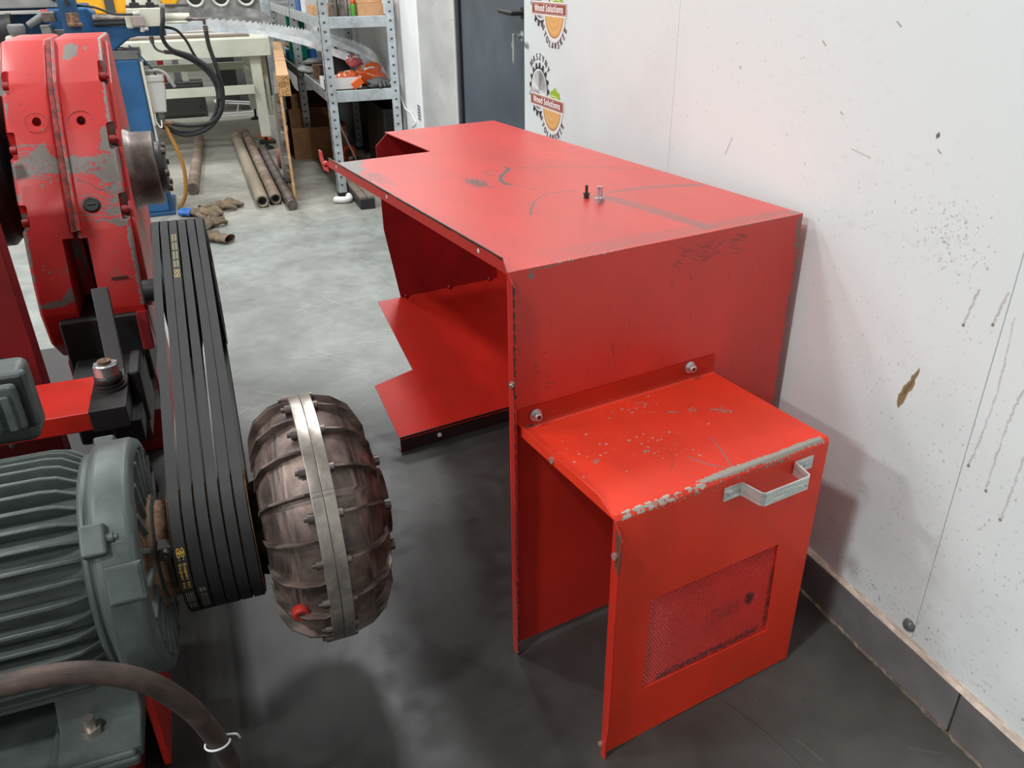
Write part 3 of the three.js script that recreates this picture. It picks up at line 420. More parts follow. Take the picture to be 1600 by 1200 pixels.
  { // bent strap handle
    const path = [[0.284, su + 0.001], [0.327, su + 0.001], [0.3315, su + 0.003], [0.3395, su + 0.05], [0.344, su + 0.0535], [0.462, su + 0.0535], [0.4665, su + 0.05], [0.4765, su + 0.003], [0.481, su + 0.001], [0.532, su + 0.001]], th = 0.0035;
    const poly = [], back = []; path.forEach(([v, z], i) => { const [a, b] = path[Math.max(0, i - 1)], [c, d] = path[Math.min(path.length - 1, i + 1)], l = Math.hypot(c - a, d - b), nx = -(d - b) / l, nz = (c - a) / l; poly.push([v, z]); back.unshift([v + nx * th, z + nz * th]); });
    const sg = ext(poly.concat(back).map(([v, z]) => [v, -z]), 0.031).rotateX(-Math.PI / 2);
    const strap = part(cover, 'handle', T(sg, 0, 0.591, 0), std(0xffffff, 0.4, 0.6, { map: canvasTex(256, 64, (x, w, h) => { const r = rng(97), im = x.createImageData(w, h), f = fbm(98, 8, 4); for (let j = 0; j < h; j++) for (let i = 0; i < w; i++) { const k = 205 + (f(i / w, j / h) - 0.5) * 90, n = 4 * (j * w + i); im.data[n] = k; im.data[n + 1] = k * 1.01; im.data[n + 2] = k * 0.99; im.data[n + 3] = 255; } x.putImageData(im, 0, 0); flakes(x, 40, 130, 40, 110, 20, r, 1, 4, '#6a655e'); }) }), { uv: (x, y) => [(x - 0.28) / 0.26, (y - 0.59) / 0.033], label: 'bent galvanised strap handle' });
    each(strap, 'rivet', [[0.3, 0.606], [0.513, 0.606]].map(([v, y]) => [cyl(0.007, 0.003, 'z', v, y, su + 0.006, 16), cyl(0.0035, 0.004, 'z', v, y, su + 0.0065, 10)]), M.zinc);
  }
  for (const [v, y] of [[0.062, 0.676], [0.497, 0.684]]) { const b = part(g, 'socket_bolt', [lathe([[0.0045, 0.014], [0.0085, 0.014], [0.0095, 0.012], [0.0095, 0]], 'z', v, y, 0.006, 20), cyl(0.015, 0.0025, 'z', v, y, 0.005, 20)], M.zinc); part(b, 'socket', cyl(0.0047, 0.006, 'z', v, y, 0.015, 6), M.black); }
}
{ // three bolts standing head-down on the top of the guard
  const at = (u, v) => { const a = 0.148; return [0.516 + v * Math.cos(a) - u * Math.sin(a), 1.0155, -1.416 - v * Math.sin(a) - u * Math.cos(a)]; };
  const bolt = (label, u, v, mat, len, hex, washer) => { const b = thing('bolt', label, 'bolt', at(u, v), 0.3 * len * 100); part(b, 'head', hex ? hexNut(0.0082, 0.009, 'y', 0, 0.0046, 0) : cyl(0.0072, 0.0105, 'y', 0, 0.0054, 0, 20), mat); if (washer) part(b, 'washer', cyl(0.0095, 0.002, 'y', 0, 0.0116, 0, 24), mat); const rings = []; for (let k = 0; k < len / 0.0018; k++) rings.push([0.0034, 0.012 + k * 0.0018], [0.0041, 0.0129 + k * 0.0018]); part(b, 'threaded_shank', [lathe([[0.0034, 0.009], ...rings, [0.0032, 0.012 + len], [0, 0.0122 + len]], 'y', 0, 0, 0, 16)], mat); return b; };
  bolt('small black bolt with a washer standing head-down on the red guard top', 0.4, 0.455, M.blackSteel, 0.021, false, true);
  bolt('taller zinc bolt standing head-down on the red guard top, right of the black one', 0.342, 0.452, M.zinc, 0.03, true, true);
  bolt('shorter zinc bolt half hidden behind the taller zinc bolt on the red guard', 0.356, 0.47, M.zinc, 0.025, true, false);
}

// ------------------------------------------------------------------ belt drive, coupling, motor, gearbox and frame (z is minus the distance b)
const P1 = [2.6197, 0.6669, 0.2063], P2 = [1.5252, 0.467, 0.1433], BX = -0.1987;
{
  const g = thing('belt_drive', 'six black V-belts running over two pulleys between the red gearbox and the round coupling', 'belt drive');
  const [b1, y1, R1] = P1, [b2, y2, R2] = P2, dL = Math.hypot(b1 - b2, y1 - y2), al = Math.atan2(y1 - y2, b1 - b2), be = Math.acos((R2 - R1) / dL), tU = al + be, tD = al - be;
  const path = [];                                     // closed loop: [b, y, normal angle, share of a free span]
  const arcTo = (b, y, R, a, c, n) => { for (let k = 0; k <= n; k++) { const t = mix(a, c, k / n); path.push([b, y, R, t, 0]); } };
  arcTo(b1, y1, R1, tD, tU, 60);
  for (let k = 1; k < 40; k++) path.push([mix(b1, b2, k / 40), mix(y1, y2, k / 40), mix(R1, R2, k / 40), tU, k / 40]);
  arcTo(b2, y2, R2, tU, tD + 2 * Math.PI, 60);
  for (let k = 1; k < 40; k++) path.push([mix(b2, b1, k / 40), mix(y2, y1, k / 40), mix(R2, R1, k / 40), tD, k / 40]);
  const pt = ([b, y, R, t], o, x) => [x, y + (R + o) * Math.sin(t), -(b + (R + o) * Math.cos(t))];
  const sway = [0, 0.0035, 0.001, 0.0025, 0.006, 0.003], bow = (i, s) => (sway[i] - 0.0025) * Math.sin(Math.PI * s);
  const beltMat = std(0xffffff, 0.68, 0, { map: mottle(101, [24, 23, 23], 0.35, 0.3) });
  for (let i = 0; i < 6; i++) {
    const xc = BX + 0.0128 + i * 0.0255, loop = path.concat([path[0]]), sec = [[-0.0107, 0], [0.0107, 0], [0.0074, -0.016], [-0.0074, -0.016]], lines = sec.map(([x, o]) => loop.map((q) => pt(q, o, xc + x + bow(i, q[4])))), gs = [];
    for (let k = 0; k < 4; k++) gs.push(toCreasedNormals(quadStrip(lines[k], lines[(k + 1) % 4]), 0.5));
    part(g, 'v_belt', gs, beltMat);
  }
  const pulley = (b, y, R, n) => { const pr = [[0.02, 0], [R - 0.03, 0], [R - 0.006, 0.0005]]; for (let k = 0; k < 6; k++) { const a = 0.002 + k * 0.0255; pr.push([R - 0.0035, a], [R - 0.022, a + 0.004], [R - 0.022, a + 0.0215], [R - 0.0035, a + 0.0255]); } pr.push([R - 0.006, 0.157], [R - 0.03, 0.157], [R - 0.035, 0.14], [0.07, 0.14], [0.06, 0.157], [0.02, 0.157]); return lathe(pr, 'x', BX - 0.002, y, -b, n); };
  const pm = std(0xffffff, 0.6, 0.5, { map: mottle(102, [150, 118, 92], 0.45, 0.1) });
  part(g, 'upper_pulley', [pulley(...P1, 64)], M.blackSteel); part(g, 'lower_pulley', [pulley(...P2, 64)], pm);
  each(g, 'shaft', [cyl(0.03, 0.04, 'x', BX - 0.005, y2, -b2), cyl(0.035, 0.07, 'x', BX - 0.025, y1, -b1)], M.blackSteel);
  // printing on the belts
  const print = (i, a, b, tex, wd = 0.0175) => { const xc = BX + 0.0128 + i * 0.0255, A = [], B = []; for (let k = 0; k <= 24; k++) { const q = a.map((v, j) => mix(v, b[j], k / 24)); A.push(pt(q, 0.0005, xc - wd / 2 + bow(i, q[4]))); B.push(pt(q, 0.0005, xc + wd / 2 + bow(i, q[4]))); } part(g, 'belt_print', quadStrip(A, B, true), std(0xffffff, 0.5, 0, { map: tex, transparent: true }), { keepUV: true }); };
  const onSpan = (s) => [mix(b1, b2, s), mix(y1, y2, s), mix(R1, R2, s), tU, s], onArc = (t) => [b2, y2, R2, t, 0], onArc1 = (t) => [b1, y1, R1, t, 0];
  const gold = '#c79d3c';
  const big = canvasTex(512, 96, (x, w, h) => {
    x.clearRect(0, 0, w, h); x.fillStyle = gold; x.strokeStyle = gold; x.lineWidth = 7;
    for (const y of [28, 68]) { x.beginPath(); x.ellipse(34, y, 26, 15, 0, 0, 7); x.stroke(); x.beginPath(); x.ellipse(34, y, 10, 8, 0, 0, 7); x.fill(); x.fillRect(70, y - 4, 8, 8); }
    x.font = 'bold 40px sans-serif'; x.fillText('Super HC', 96, 42); x.fillText('Super HC', 96, 86);
    x.fillStyle = '#8a8378'; for (let k = 0; k < 4; k++) x.fillRect(300, 12 + k * 20, 90, 8); for (let k = 0; k < 3; k++) x.fillRect(410, 16 + k * 24, 60, 9);
  });
  print(0, onArc(2.55), onArc(3.75), big, 0.019);
  print(1, onArc(3.2), onArc(3.8), canvasTex(256, 96, (x, w) => { x.clearRect(0, 0, w, 96); x.fillStyle = '#6c665f'; for (const y of [14, 52]) { x.fillRect(6, y, 34, 28); for (let k = 0; k < 12; k++) x.fillRect(56 + k * 13, y, 8, 30); } }));
  print(2, onArc1(2.0), onArc1(2.32), canvasTex(128, 64, (x, w, h) => { const r = rng(103); x.fillStyle = '#a89f9a'; x.fillRect(0, 0, w, h); x.fillStyle = '#3b3634'; for (let k = 0; k < 16; k++) { x.fillRect(4 + (k % 8) * 15, k < 8 ? 6 : 36, 5 + r() * 5, 22); } x.fillRect(24, 0, 5, h); }));
  print(2, onSpan(0.03), onSpan(0.26), canvasTex(512, 64, (x, w, h) => { x.clearRect(0, 0, w, h); x.fillStyle = '#9b8f62'; for (let k = 0; k < 26; k++) { if (k % 7 === 6) continue; const a = 6 + k * 14.5; x.fillRect(a, 6, 8, 22); x.fillRect(a + 2, 36, 8, 22); } x.strokeStyle = '#b29a4e'; x.lineWidth = 6; for (const y of [18, 46]) { x.beginPath(); x.ellipse(424, y, 16, 10, 0, 0, 7); x.stroke(); x.beginPath(); x.ellipse(470, y, 20, 11, 0, 0, 7); x.stroke(); } }));
}
{ // fluid coupling
  const [b, y] = P2, g = thing('fluid_coupling', 'round ribbed brown-grey fluid coupling with a bright bolted ring around its middle', 'coupling', [0.095, y, -b]);
  const prof = [[0.262, 0.0], [0.256, 0.03], [0.243, 0.062], [0.218, 0.094], [0.185, 0.112], [0.15, 0.12]], left = prof.map(([r, a]) => [r, -a]), flat = (p) => p;
  part(g, 'shell', [lathe([[0.05, -0.142], [0.1, -0.14], [0.105, -0.122], ...left.slice().reverse()], 'x', 0, 0, 0, 72)], M.castSteel);
  part(g, 'shell', [lathe([...prof, [0.145, 0.13], [0.08, 0.132], [0.075, 0.15], [0, 0.15]], 'x', 0, 0, 0, 72)], M.castSteel);
  part(g, 'neck', lathe([[0.05, -0.155], [0.062, -0.15], [0.066, -0.135], [0.066, -0.12]], 'x', 0, 0, 0, 32), M.rust);
  part(g, 'clamp_ring', [lathe([[0.258, -0.0235], [0.2735, -0.0235], [0.275, -0.022], [0.275, -0.0012], [0.2735, -0.0008], [0.272, 0]], 'x', 0, 0, 0, 96), lathe([[0.272, 0], [0.2735, 0.0008], [0.275, 0.0012], [0.275, 0.022], [0.2735, 0.0235], [0.258, 0.0235]], 'x', 0, 0, 0, 96)], M.brightSteel);
  const rib = (sg) => { const a = prof.slice(0, 5), o = [[0.265, 0.02], [0.268, 0.034], [0.259, 0.068], [0.234, 0.103], [0.198, 0.121], [0.15, 0.125]], pts = [...o.map(([r, q]) => [sg * q, r]), ...a.slice().reverse().map(([r, q]) => [sg * q, r - 0.006])]; return slabZ(pts, -0.0027, 0.0054, 0.0008); };
  const ribL = clean(rib(-1)), ribR = clean(rib(1)), bolt = clean(merge([hexNut(0.0105, 0.013, 'x', -0.0295, 0.2655, 0), cyl(0.0055, 0.009, 'x', -0.039, 0.2655, 0, 10)])), boltR = boxUV(clean(hexNut(0.0095, 0.009, 'x', 0.0275, 0.2655, 0)));
  boxUV(ribL); boxUV(ribR); boxUV(bolt);
  for (let k = 0; k < 18; k++) for (const [n, q, m, o] of [['rib', ribL, M.castSteel, 0.1], ['rib', ribR, M.castSteel, 0.27], ['ring_bolt', bolt, M.darkSteel, 0.275], ['ring_nut', boltR, M.darkSteel, 0.275]]) { const r = new THREE.Mesh(q, m); r.name = n; r.rotation.x = o + k * Math.PI / 9; g.add(r); }
  part(g, 'plug', [lathe([[0.008, 0.001], [0.009, 0.006], [0.0165, 0.006], [0.018, 0.003], [0.018, -0.012], [0.008, -0.012], [0.008, 0.001]], 'y', -0.078, 0.242, 0, 8), cyl(0.0085, 0.01, 'y', -0.078, 0.238, 0, 12)], M.orangeRed, { rot: [1.83, 0, 0], label: 'red filler plug' });
  each(g, 'hub_bolt', [0, 1, 2, 3, 4, 5].map((k) => hexNut(0.012, 0.016, 'x', 0.138, 0.11 * Math.cos(k * 1.047), 0.11 * Math.sin(k * 1.047))), M.darkSteel);
}
{ // electric motor
  const [b, y] = P2, g = thing('electric_motor', 'large grey-green finned electric motor with a terminal box, at the lower left', 'electric motor', [0, y, -b]);
  part(g, 'body', lathe([[0.1, -1.15], [0.214, -1.15], [0.214, -0.34], [0.1, -0.34]], 'x', 0, 0, 0, 64), M.motor);
  const fin = clean(slabZ([[-1.15, 0.208], [-1.15, 0.248], [-0.4, 0.248], [-0.372, 0.243], [-0.342, 0.224], [-0.336, 0.208]], -0.0042, 0.0084, 0.0025)); boxUV(fin);
  for (let k = 0; k < 42; k++) { const a = k / 42 * 2 * Math.PI; if (Math.cos(a) < -0.86) continue; const m = new THREE.Mesh(fin, M.motor); m.name = 'cooling_fin'; m.rotation.x = a; g.add(m); }
  part(g, 'end_shield', lathe([[0.21, -0.342], [0.226, -0.342], [0.228, -0.332], [0.224, -0.33], [0.224, -0.325], [0.243, -0.32], [0.246, -0.305], [0.247, -0.26], [0.241, -0.247], [0.222, -0.242], [0.219, -0.247], [0.2, -0.257], [0.12, -0.25], [0.115, -0.232], [0.06, -0.23]], 'x', 0, 0, 0, 72), M.motor);
  part(g, 'rusty_face', lathe([[0.205, -0.2515], [0.19, -0.2505], [0.12, -0.2485], [0.118, -0.235]], 'x', 0, 0, 0, 64), M.rust);
  const face = clean(box(0.016, 0.1, 0.012, -0.247, 0.17, 0, 0.003)); boxUV(face);
  for (let k = 0; k < 20; k++) { const m = new THREE.Mesh(face, M.motor); m.name = 'face_rib'; m.rotation.x = k / 20 * 2 * Math.PI; g.add(m); }
  part(g, 'bearing_cap', [lathe([[0.03, -0.2], [0.085, -0.2], [0.1, -0.206], [0.105, -0.23]], 'x', 0, 0, 0, 40)], M.rust);
  for (const a of [0.79, 2.36, -0.79, -2.36]) {
    const l = part(g, 'lug', [bounds(-0.335, -0.292, 0.23, 0.262, -0.03, 0.03, 0.006)], M.motor, { rot: [a + 0.0, 0, 0] });
    part(l, 'lug_bolt', [hexNut(0.0105, 0.012, 'x', -0.287, 0.245, 0), cyl(0.006, 0.02, 'x', -0.284, 0.245, 0, 10)], M.motor);
  }
  part(g, 'grease_pocket', [bounds(-0.305, -0.242, 0.236, 0.25, -0.036, 0.036, 0.004), bounds(-0.3, -0.247, 0.249, 0.2515, -0.031, 0.031, 0.001)], M.motor, { rot: [1.14, 0, 0] });
  part(g, 'bracket', [bounds(-0.228, -0.2, 0.06, 0.085, 0.085, 0.12, 0.004), bounds(-0.215, -0.205, -0.02, 0.07, 0.09, 0.115, 0.002), hexNut(0.012, 0.012, 'z', -0.213, 0.073, 0.125), cyl(0.005, 0.014, 'z', -0.213, 0.073, 0.13, 10)], M.blackSteel);
  // terminal box on the far side of the top
  const tb = part(g, 'terminal_box', [bounds(-0.86, -0.435, 0.2, 0.365, -0.3, -0.2, 0.02), bounds(-0.875, -0.422, 0.245, 0.375, -0.2, -0.178, 0.012)], M.motor);
  part(tb, 'gasket', bounds(-0.868, -0.43, 0.25, 0.369, -0.178, -0.17, 0.004), M.rubber);
  part(tb, 'cover', [bounds(-0.86, -0.44, 0.256, 0.36, -0.17, -0.15, 0.01), bounds(-0.83, -0.48, 0.262, 0.345, -0.155, -0.13, 0.015), bounds(-0.472, -0.454, 0.26, 0.34, -0.155, -0.142, 0.005)], M.motor);
  part(g, 'foot_rail', bounds(-1.15, -0.325, -0.285, -0.262, 0.05, 0.29, 0.008), M.motor);
  for (const x of [-0.408, -0.95]) {
    const f = part(g, 'foot', [slabX([[-0.2, -0.275], [0.275, -0.275], [0.275, -0.25], [0.2, -0.235], [0.15, -0.14], [-0.15, -0.14], [-0.2, -0.235]].map(([z, q]) => [-z, q]), x - 0.06, 0.15, 0.006), bounds(x - 0.075, x + 0.08, -0.275, -0.25, 0.13, 0.285, 0.01)], M.motor);
    part(f, 'foot_nut', [cyl(0.024, 0.006, 'y', x + 0.0, -0.246, 0.215), hexNut(0.019, 0.018, 'y', x, -0.234, 0.215), cyl(0.0105, 0.03, 'y', x, -0.214, 0.215, 16)], M.brightSteel);
  }
  part(g, 'cable_gland', capTube([[-0.62, 0.4, -0.2], [-0.62, 0.46, -0.2]], 0.012, 6), M.rubber);
}
single('rubber_hose', (() => { const q = [[-0.72, 0.5, -1.2], [-0.44, 0.585, -1.1], [-0.33, 0.575, -1.095], [-0.255, 0.525, -1.1], [-0.2, 0.425, -1.115], [-0.172, 0.3, -1.14], [-0.168, 0.15, -1.2], [-0.19, 0.02, -1.29]]; return capTube(q, 0.0185, 80, 14); })(), std(0xffffff, 0.7, 0, { map: mottle(111, [66, 52, 46], 0.5, 0.2) }), 'thick dark rubber hose arching in front of the grey motor', 'hose');
single('cable_tie', (() => { const pts = []; for (let k = 0; k <= 16; k++) { const a = k / 16 * 5.4; pts.push([-0.171 + 0.022 * Math.cos(a), 0.285 + 0.006 * Math.sin(a), -1.142 + 0.022 * Math.sin(a)]); } return tube([...pts, [-0.138, 0.285, -1.15], [-0.134, 0.262, -1.16]], 0.0022, 60, 6); })(), M.white, 'thin white tie around the dark rubber hose at the bottom edge', 'cable tie');

{ // red gearbox, split down the middle
  const g = thing('gearbox', 'big red gearbox with chipped paint, two halves bolted along a seam', 'gearbox');
  const prof = [[3.2, 1.362], [3.02, 1.248], [2.9, 1.12], [2.8, 0.98], [2.72, 0.85], [2.66, 0.72], [2.63, 0.62], [2.66, 0.51], [2.76, 0.43], [2.95, 0.38], [3.4, 0.4], [3.55, 0.7], [3.53, 1.362]];
  const gx = (x) => (x + 0.62) / 0.4, gy = (y) => (1.4 - y) / 1.1;
  const tex = canvasTex(768, 2048, (x, w, h) => {
    mottledRed(x, w, h, 121, [186, 27, 24]); const r = rng(122), P = ([a, y]) => [gx(a) * w, gy(y) * h], bl = (pts, ro = 16, c = BARE) => blob(x, pts.map(P), r, ro, c);
    bl([[-0.575, 1.035], [-0.53, 1.05], [-0.49, 1.078], [-0.472, 1.095], [-0.452, 1.06], [-0.425, 1.02], [-0.44, 1.005], [-0.5, 1.008], [-0.57, 1.0]], 18);
    bl([[-0.42, 1.055], [-0.33, 1.045], [-0.265, 1.055], [-0.265, 0.965], [-0.31, 0.985], [-0.36, 1.0], [-0.415, 1.01]], 22); bl([[-0.3, 1.12], [-0.265, 1.13], [-0.265, 1.05], [-0.31, 1.06]], 18);
    bl([[-0.378, 1.345], [-0.36, 1.352], [-0.335, 1.343], [-0.34, 1.318], [-0.37, 1.305], [-0.385, 1.31]], 8); bl([[-0.32, 1.34], [-0.308, 1.341], [-0.31, 1.332], [-0.318, 1.33]], 6);
    for (let k = 0; k < 60; k++) { const y = 1.37 - k * 0.0125; bl([[-0.281 + r() * 0.008, y], [-0.262, y + 0.003], [-0.262, y - 0.014], [-0.279 + r() * 0.008, y - 0.012]], 6, '#7b726c'); }
    for (let k = 0; k < 70; k++) { const y = 1.37 - k * 0.011; bl([[-0.428 + r() * 0.004, y], [-0.413 + r() * 0.006, y], [-0.413 + r() * 0.01, y - 0.01], [-0.428, y - 0.01]], 6, r() < 0.6 ? '#6a5c56' : '#514642'); }
    for (let k = 0; k < 30; k++) { const y = 1.3 - k * 0.02; if (r() < 0.6) bl([[-0.57, y], [-0.556 + r() * 0.008, y], [-0.558 + r() * 0.006, y - 0.018], [-0.57, y - 0.02]], 8); }
    for (let k = 0; k < 5; k++) blob(x, [[-0.3 - r() * 0.04, 0.99 - k * 0.03], [-0.28, 1.0 - k * 0.03], [-0.268, 0.975 - k * 0.03], [-0.29 - r() * 0.03, 0.972 - k * 0.03]].map(P), r, 16);
    for (let k = 0; k < 12; k++) { const q = [-0.4 + r() * 0.12, 0.955 - r() * 0.09]; scratch(x, curve([P(q), P([q[0] + 0.02, q[1] + (r() - 0.5) * 0.02]), P([q[0] + 0.05 + r() * 0.04, q[1] - 0.01])], 14), 6, '#6a5752', r); }
    for (let k = 0; k < 10; k++) { const y = 0.98 + r() * 0.1; scratch(x, curve([P([-0.57, y]), P([-0.52, y + (r() - 0.5) * 0.03]), P([-0.46, y + (r() - 0.5) * 0.05])], 14), 5, BARE, r); }
    flakes(x, 60, ...P([-0.5, 1.03]), 170, 110, r, 2, 12, BARE); flakes(x, 60, ...P([-0.34, 1.015]), 130, 60, r, 2, 14, '#a5221e'); flakes(x, 40, ...P([-0.5, 1.03]), 130, 50, r, 2, 12, '#a5221e'); flakes(x, 120, ...P([-0.42, 1.02]), 280, 80, r, 1, 5, '#4a403c'); flakes(x, 50, ...P([-0.34, 1.02]), 130, 80, r, 2, 12, BARE);
    flakes(x, 26, ...P([-0.29, 1.0]), 50, 120, r, 2, 16, BARE); flakes(x, 110, ...P([-0.33, 0.82]), 110, 200, r, 1.5, 8, '#6b4f4a'); flakes(x, 70, ...P([-0.34, 0.72]), 120, 60, r, 1.5, 9, '#6b4f4a'); flakes(x, 60, ...P([-0.5, 1.2]), 160, 200, r, 1.2, 4.5, '#5c1f1c'); flakes(x, 50, ...P([-0.34, 1.2]), 110, 200, r, 1.2, 4.5, '#5c1f1c'); flakes(x, 30, ...P([-0.5, 0.75]), 120, 50, r, 2, 9);
    for (let k = 0; k < 6; k++) scratch(x, curve([P([-0.4, 0.94 - k * 0.012]), P([-0.36, 0.945 - k * 0.014]), P([-0.31, 0.93 - k * 0.012])]), 4, BARE, r);
    scratch(x, curve([P([-0.4, 0.99]), P([-0.36, 0.975]), P([-0.33, 0.955]), P([-0.3, 0.96])]), 5, '#55413c', r); bl([[-0.57, 0.655], [-0.5, 0.66], [-0.46, 0.7], [-0.452, 0.66], [-0.5, 0.64], [-0.57, 0.64]], 10); bl([[-0.46, 0.78], [-0.44, 0.79], [-0.432, 0.7], [-0.45, 0.66], [-0.448, 0.72], [-0.47, 0.74]], 12);
    for (let k = 0; k < 70; k++) { const p = P([-0.57 + r() * 0.3, 0.6 + r() * 0.75]); scratch(x, [p, [p[0] + (r() - 0.5) * 40, p[1] + (r() - 0.5) * 12]], 2.5, 'rgba(90,26,24,.7)', r); }
  });
  const mat = redWith(tex, { roughness: 0.48, clearcoat: 0.12 }), uv = (x, y, z, nx) => Math.abs(nx) > 0.8 ? [clamp(0.1 + (-z - 2.6) * 0.75), (y - 0.3) / 1.1] : [gx(x), 1 - gy(y)];
  const ev = new Evaluator(); ev.attributes = ['position', 'normal', 'uv']; ev.useGroups = false;
  const cut = (base, tools) => { let q = new Brush(clean(base)); q.updateMatrixWorld(); for (const t of tools) { const c = new Brush(clean(t)); c.updateMatrixWorld(); q = ev.evaluate(q, c, SUBTRACTION); } return q.geometry; };
  const frontAt = (y) => { for (let i = 0; i + 1 < prof.length; i++) { const [b0, y0] = prof[i], [b1, y1] = prof[i + 1]; if (y <= y0 && y >= y1) return mix(b0, b1, (y0 - y) / (y0 - y1)); } };
  const poc = [1.268, 1.098, 0.905], pocket = (y, x) => box(0.05, 0.075, 0.09, x, y, -frontAt(y) - 0.01, 0.008).rotateX(0);
  const slot = bounds(-0.462, -0.39, 0.36, 0.83, -2.86, -2.5);
  const holeAt = (x, y, r) => cyl(r, 0.1, 'z', x, y, -frontAt(y) - 0.0, 20);
  const right = cut(slabX(prof, -0.417, 0.155, 0.012), [...poc.map((y) => pocket(y, -0.258)), slot, holeAt(-0.352, 1.143, 0.013), holeAt(-0.362, 0.917, 0.019)]);
  const leftHalf = cut(slabX(prof.map(([b, y]) => [b + 0.012, y]), -0.567, 0.139, 0.014), [...poc.map((y) => pocket(y - 0.012, -0.567)), slot, holeAt(-0.478, 1.146, 0.013)]);
  const hr = part(g, 'housing_half', toCreasedNormals(right, 0.6), mat, { uv, label: 'right half of the housing' });
  const hl = part(g, 'housing_half', toCreasedNormals(leftHalf, 0.6), mat, { uv, label: 'left half of the housing' });
  const seam = prof.slice(0, 5).map(([b, y]) => [b - 0.012, y + 0.005]), seamBack = prof.slice(0, 5).reverse().map(([b, y]) => [b + 0.05, y - 0.02]);
  part(g, 'seam_flange', slabX([...seam, ...seamBack], -0.414, 0.011, 0.003), mat, { uv });
  part(g, 'seam_flange', slabX([...seam.map(([b, y]) => [b + 0.006, y - 0.004]), ...seamBack], -0.431, 0.0165, 0.002), redWith(mottle(123, [120, 40, 36], 0.5, 0.06), { roughness: 0.7, clearcoat: 0 }));
  part(g, 'edge_ridge', slabX([...prof.slice(0, 7).map(([b, y]) => [b + 0.035, y - 0.012]), ...prof.slice(0, 7).reverse().map(([b, y]) => [b + 0.07, y - 0.03])], -0.264, 0.016, 0.005), mat, { uv });
  poc.forEach((y) => { part(hr, 'flange_bolt', [hexNut(0.0135, 0.018, 'x', -0.272, y - 0.012, -frontAt(y) - 0.012), cyl(0.008, 0.01, 'x', -0.26, y - 0.012, -frontAt(y) - 0.012, 10)], M.redDark); part(hl, 'flange_bolt', [hexNut(0.0135, 0.018, 'x', -0.554, y - 0.026, -frontAt(y - 0.012) - 0.02)], M.redDark); });
  for (const [x, y, r, ri] of [[-0.352, 1.143, 0.036, 0.013], [-0.478, 1.146, 0.033, 0.013]]) part(g, 'boss_ring', new THREE.TorusGeometry(r, 0.0013, 6, 32), M.redDark, { pos: [x, y, -frontAt(y) - 0.001], rot: [-0.72, 0, 0] });
  part(g, 'oil_plug', [lathe([[0.017, 0.006], [0.024, 0.007], [0.026, -0.004]], 'z', 0, 0, 0, 24), cyl(0.018, 0.005, 'z', 0, 0, 0.002, 20), bounds(-0.012, 0.012, -0.003, 0.003, 0.004, 0.008, 0.002)], M.black, { pos: [-0.362, 0.917, -frontAt(0.917)], rot: [-0.55, 0, 0] });
  const hub = part(g, 'bearing_housing', lathe([[0.08, 0.1], [0.12, 0.1], [0.126, 0.094], [0.126, 0.03], [0.135, 0.015], [0.14, 0]], 'x', -0.268, 0.935, -3.16, 48), M.darkSteel);
  part(hub, 'cover_plate', lathe([[0, 0.125], [0.07, 0.125], [0.088, 0.118], [0.09, 0.098]], 'x', -0.268, 0.935, -3.16, 40), M.blackSteel);
  for (let k = 0; k < 6; k++) { const a = k * 1.047 + 0.6; part(hub, 'cover_bolt', hexNut(0.013, 0.03, 'x', -0.15, 0.935 + 0.075 * Math.cos(a), -3.16 + 0.075 * Math.sin(a)), M.darkSteel); }
  each(g, 'foot_rib', [slabX([[2.78, 0.44], [2.6, 0.48], [2.62, 0.6], [2.75, 0.62]], -0.3, 0.035, 0.006), slabX([[2.8, 0.42], [2.72, 0.3], [2.95, 0.3], [3.0, 0.4]], -0.5, 0.06, 0.006)], M.redDark);
}
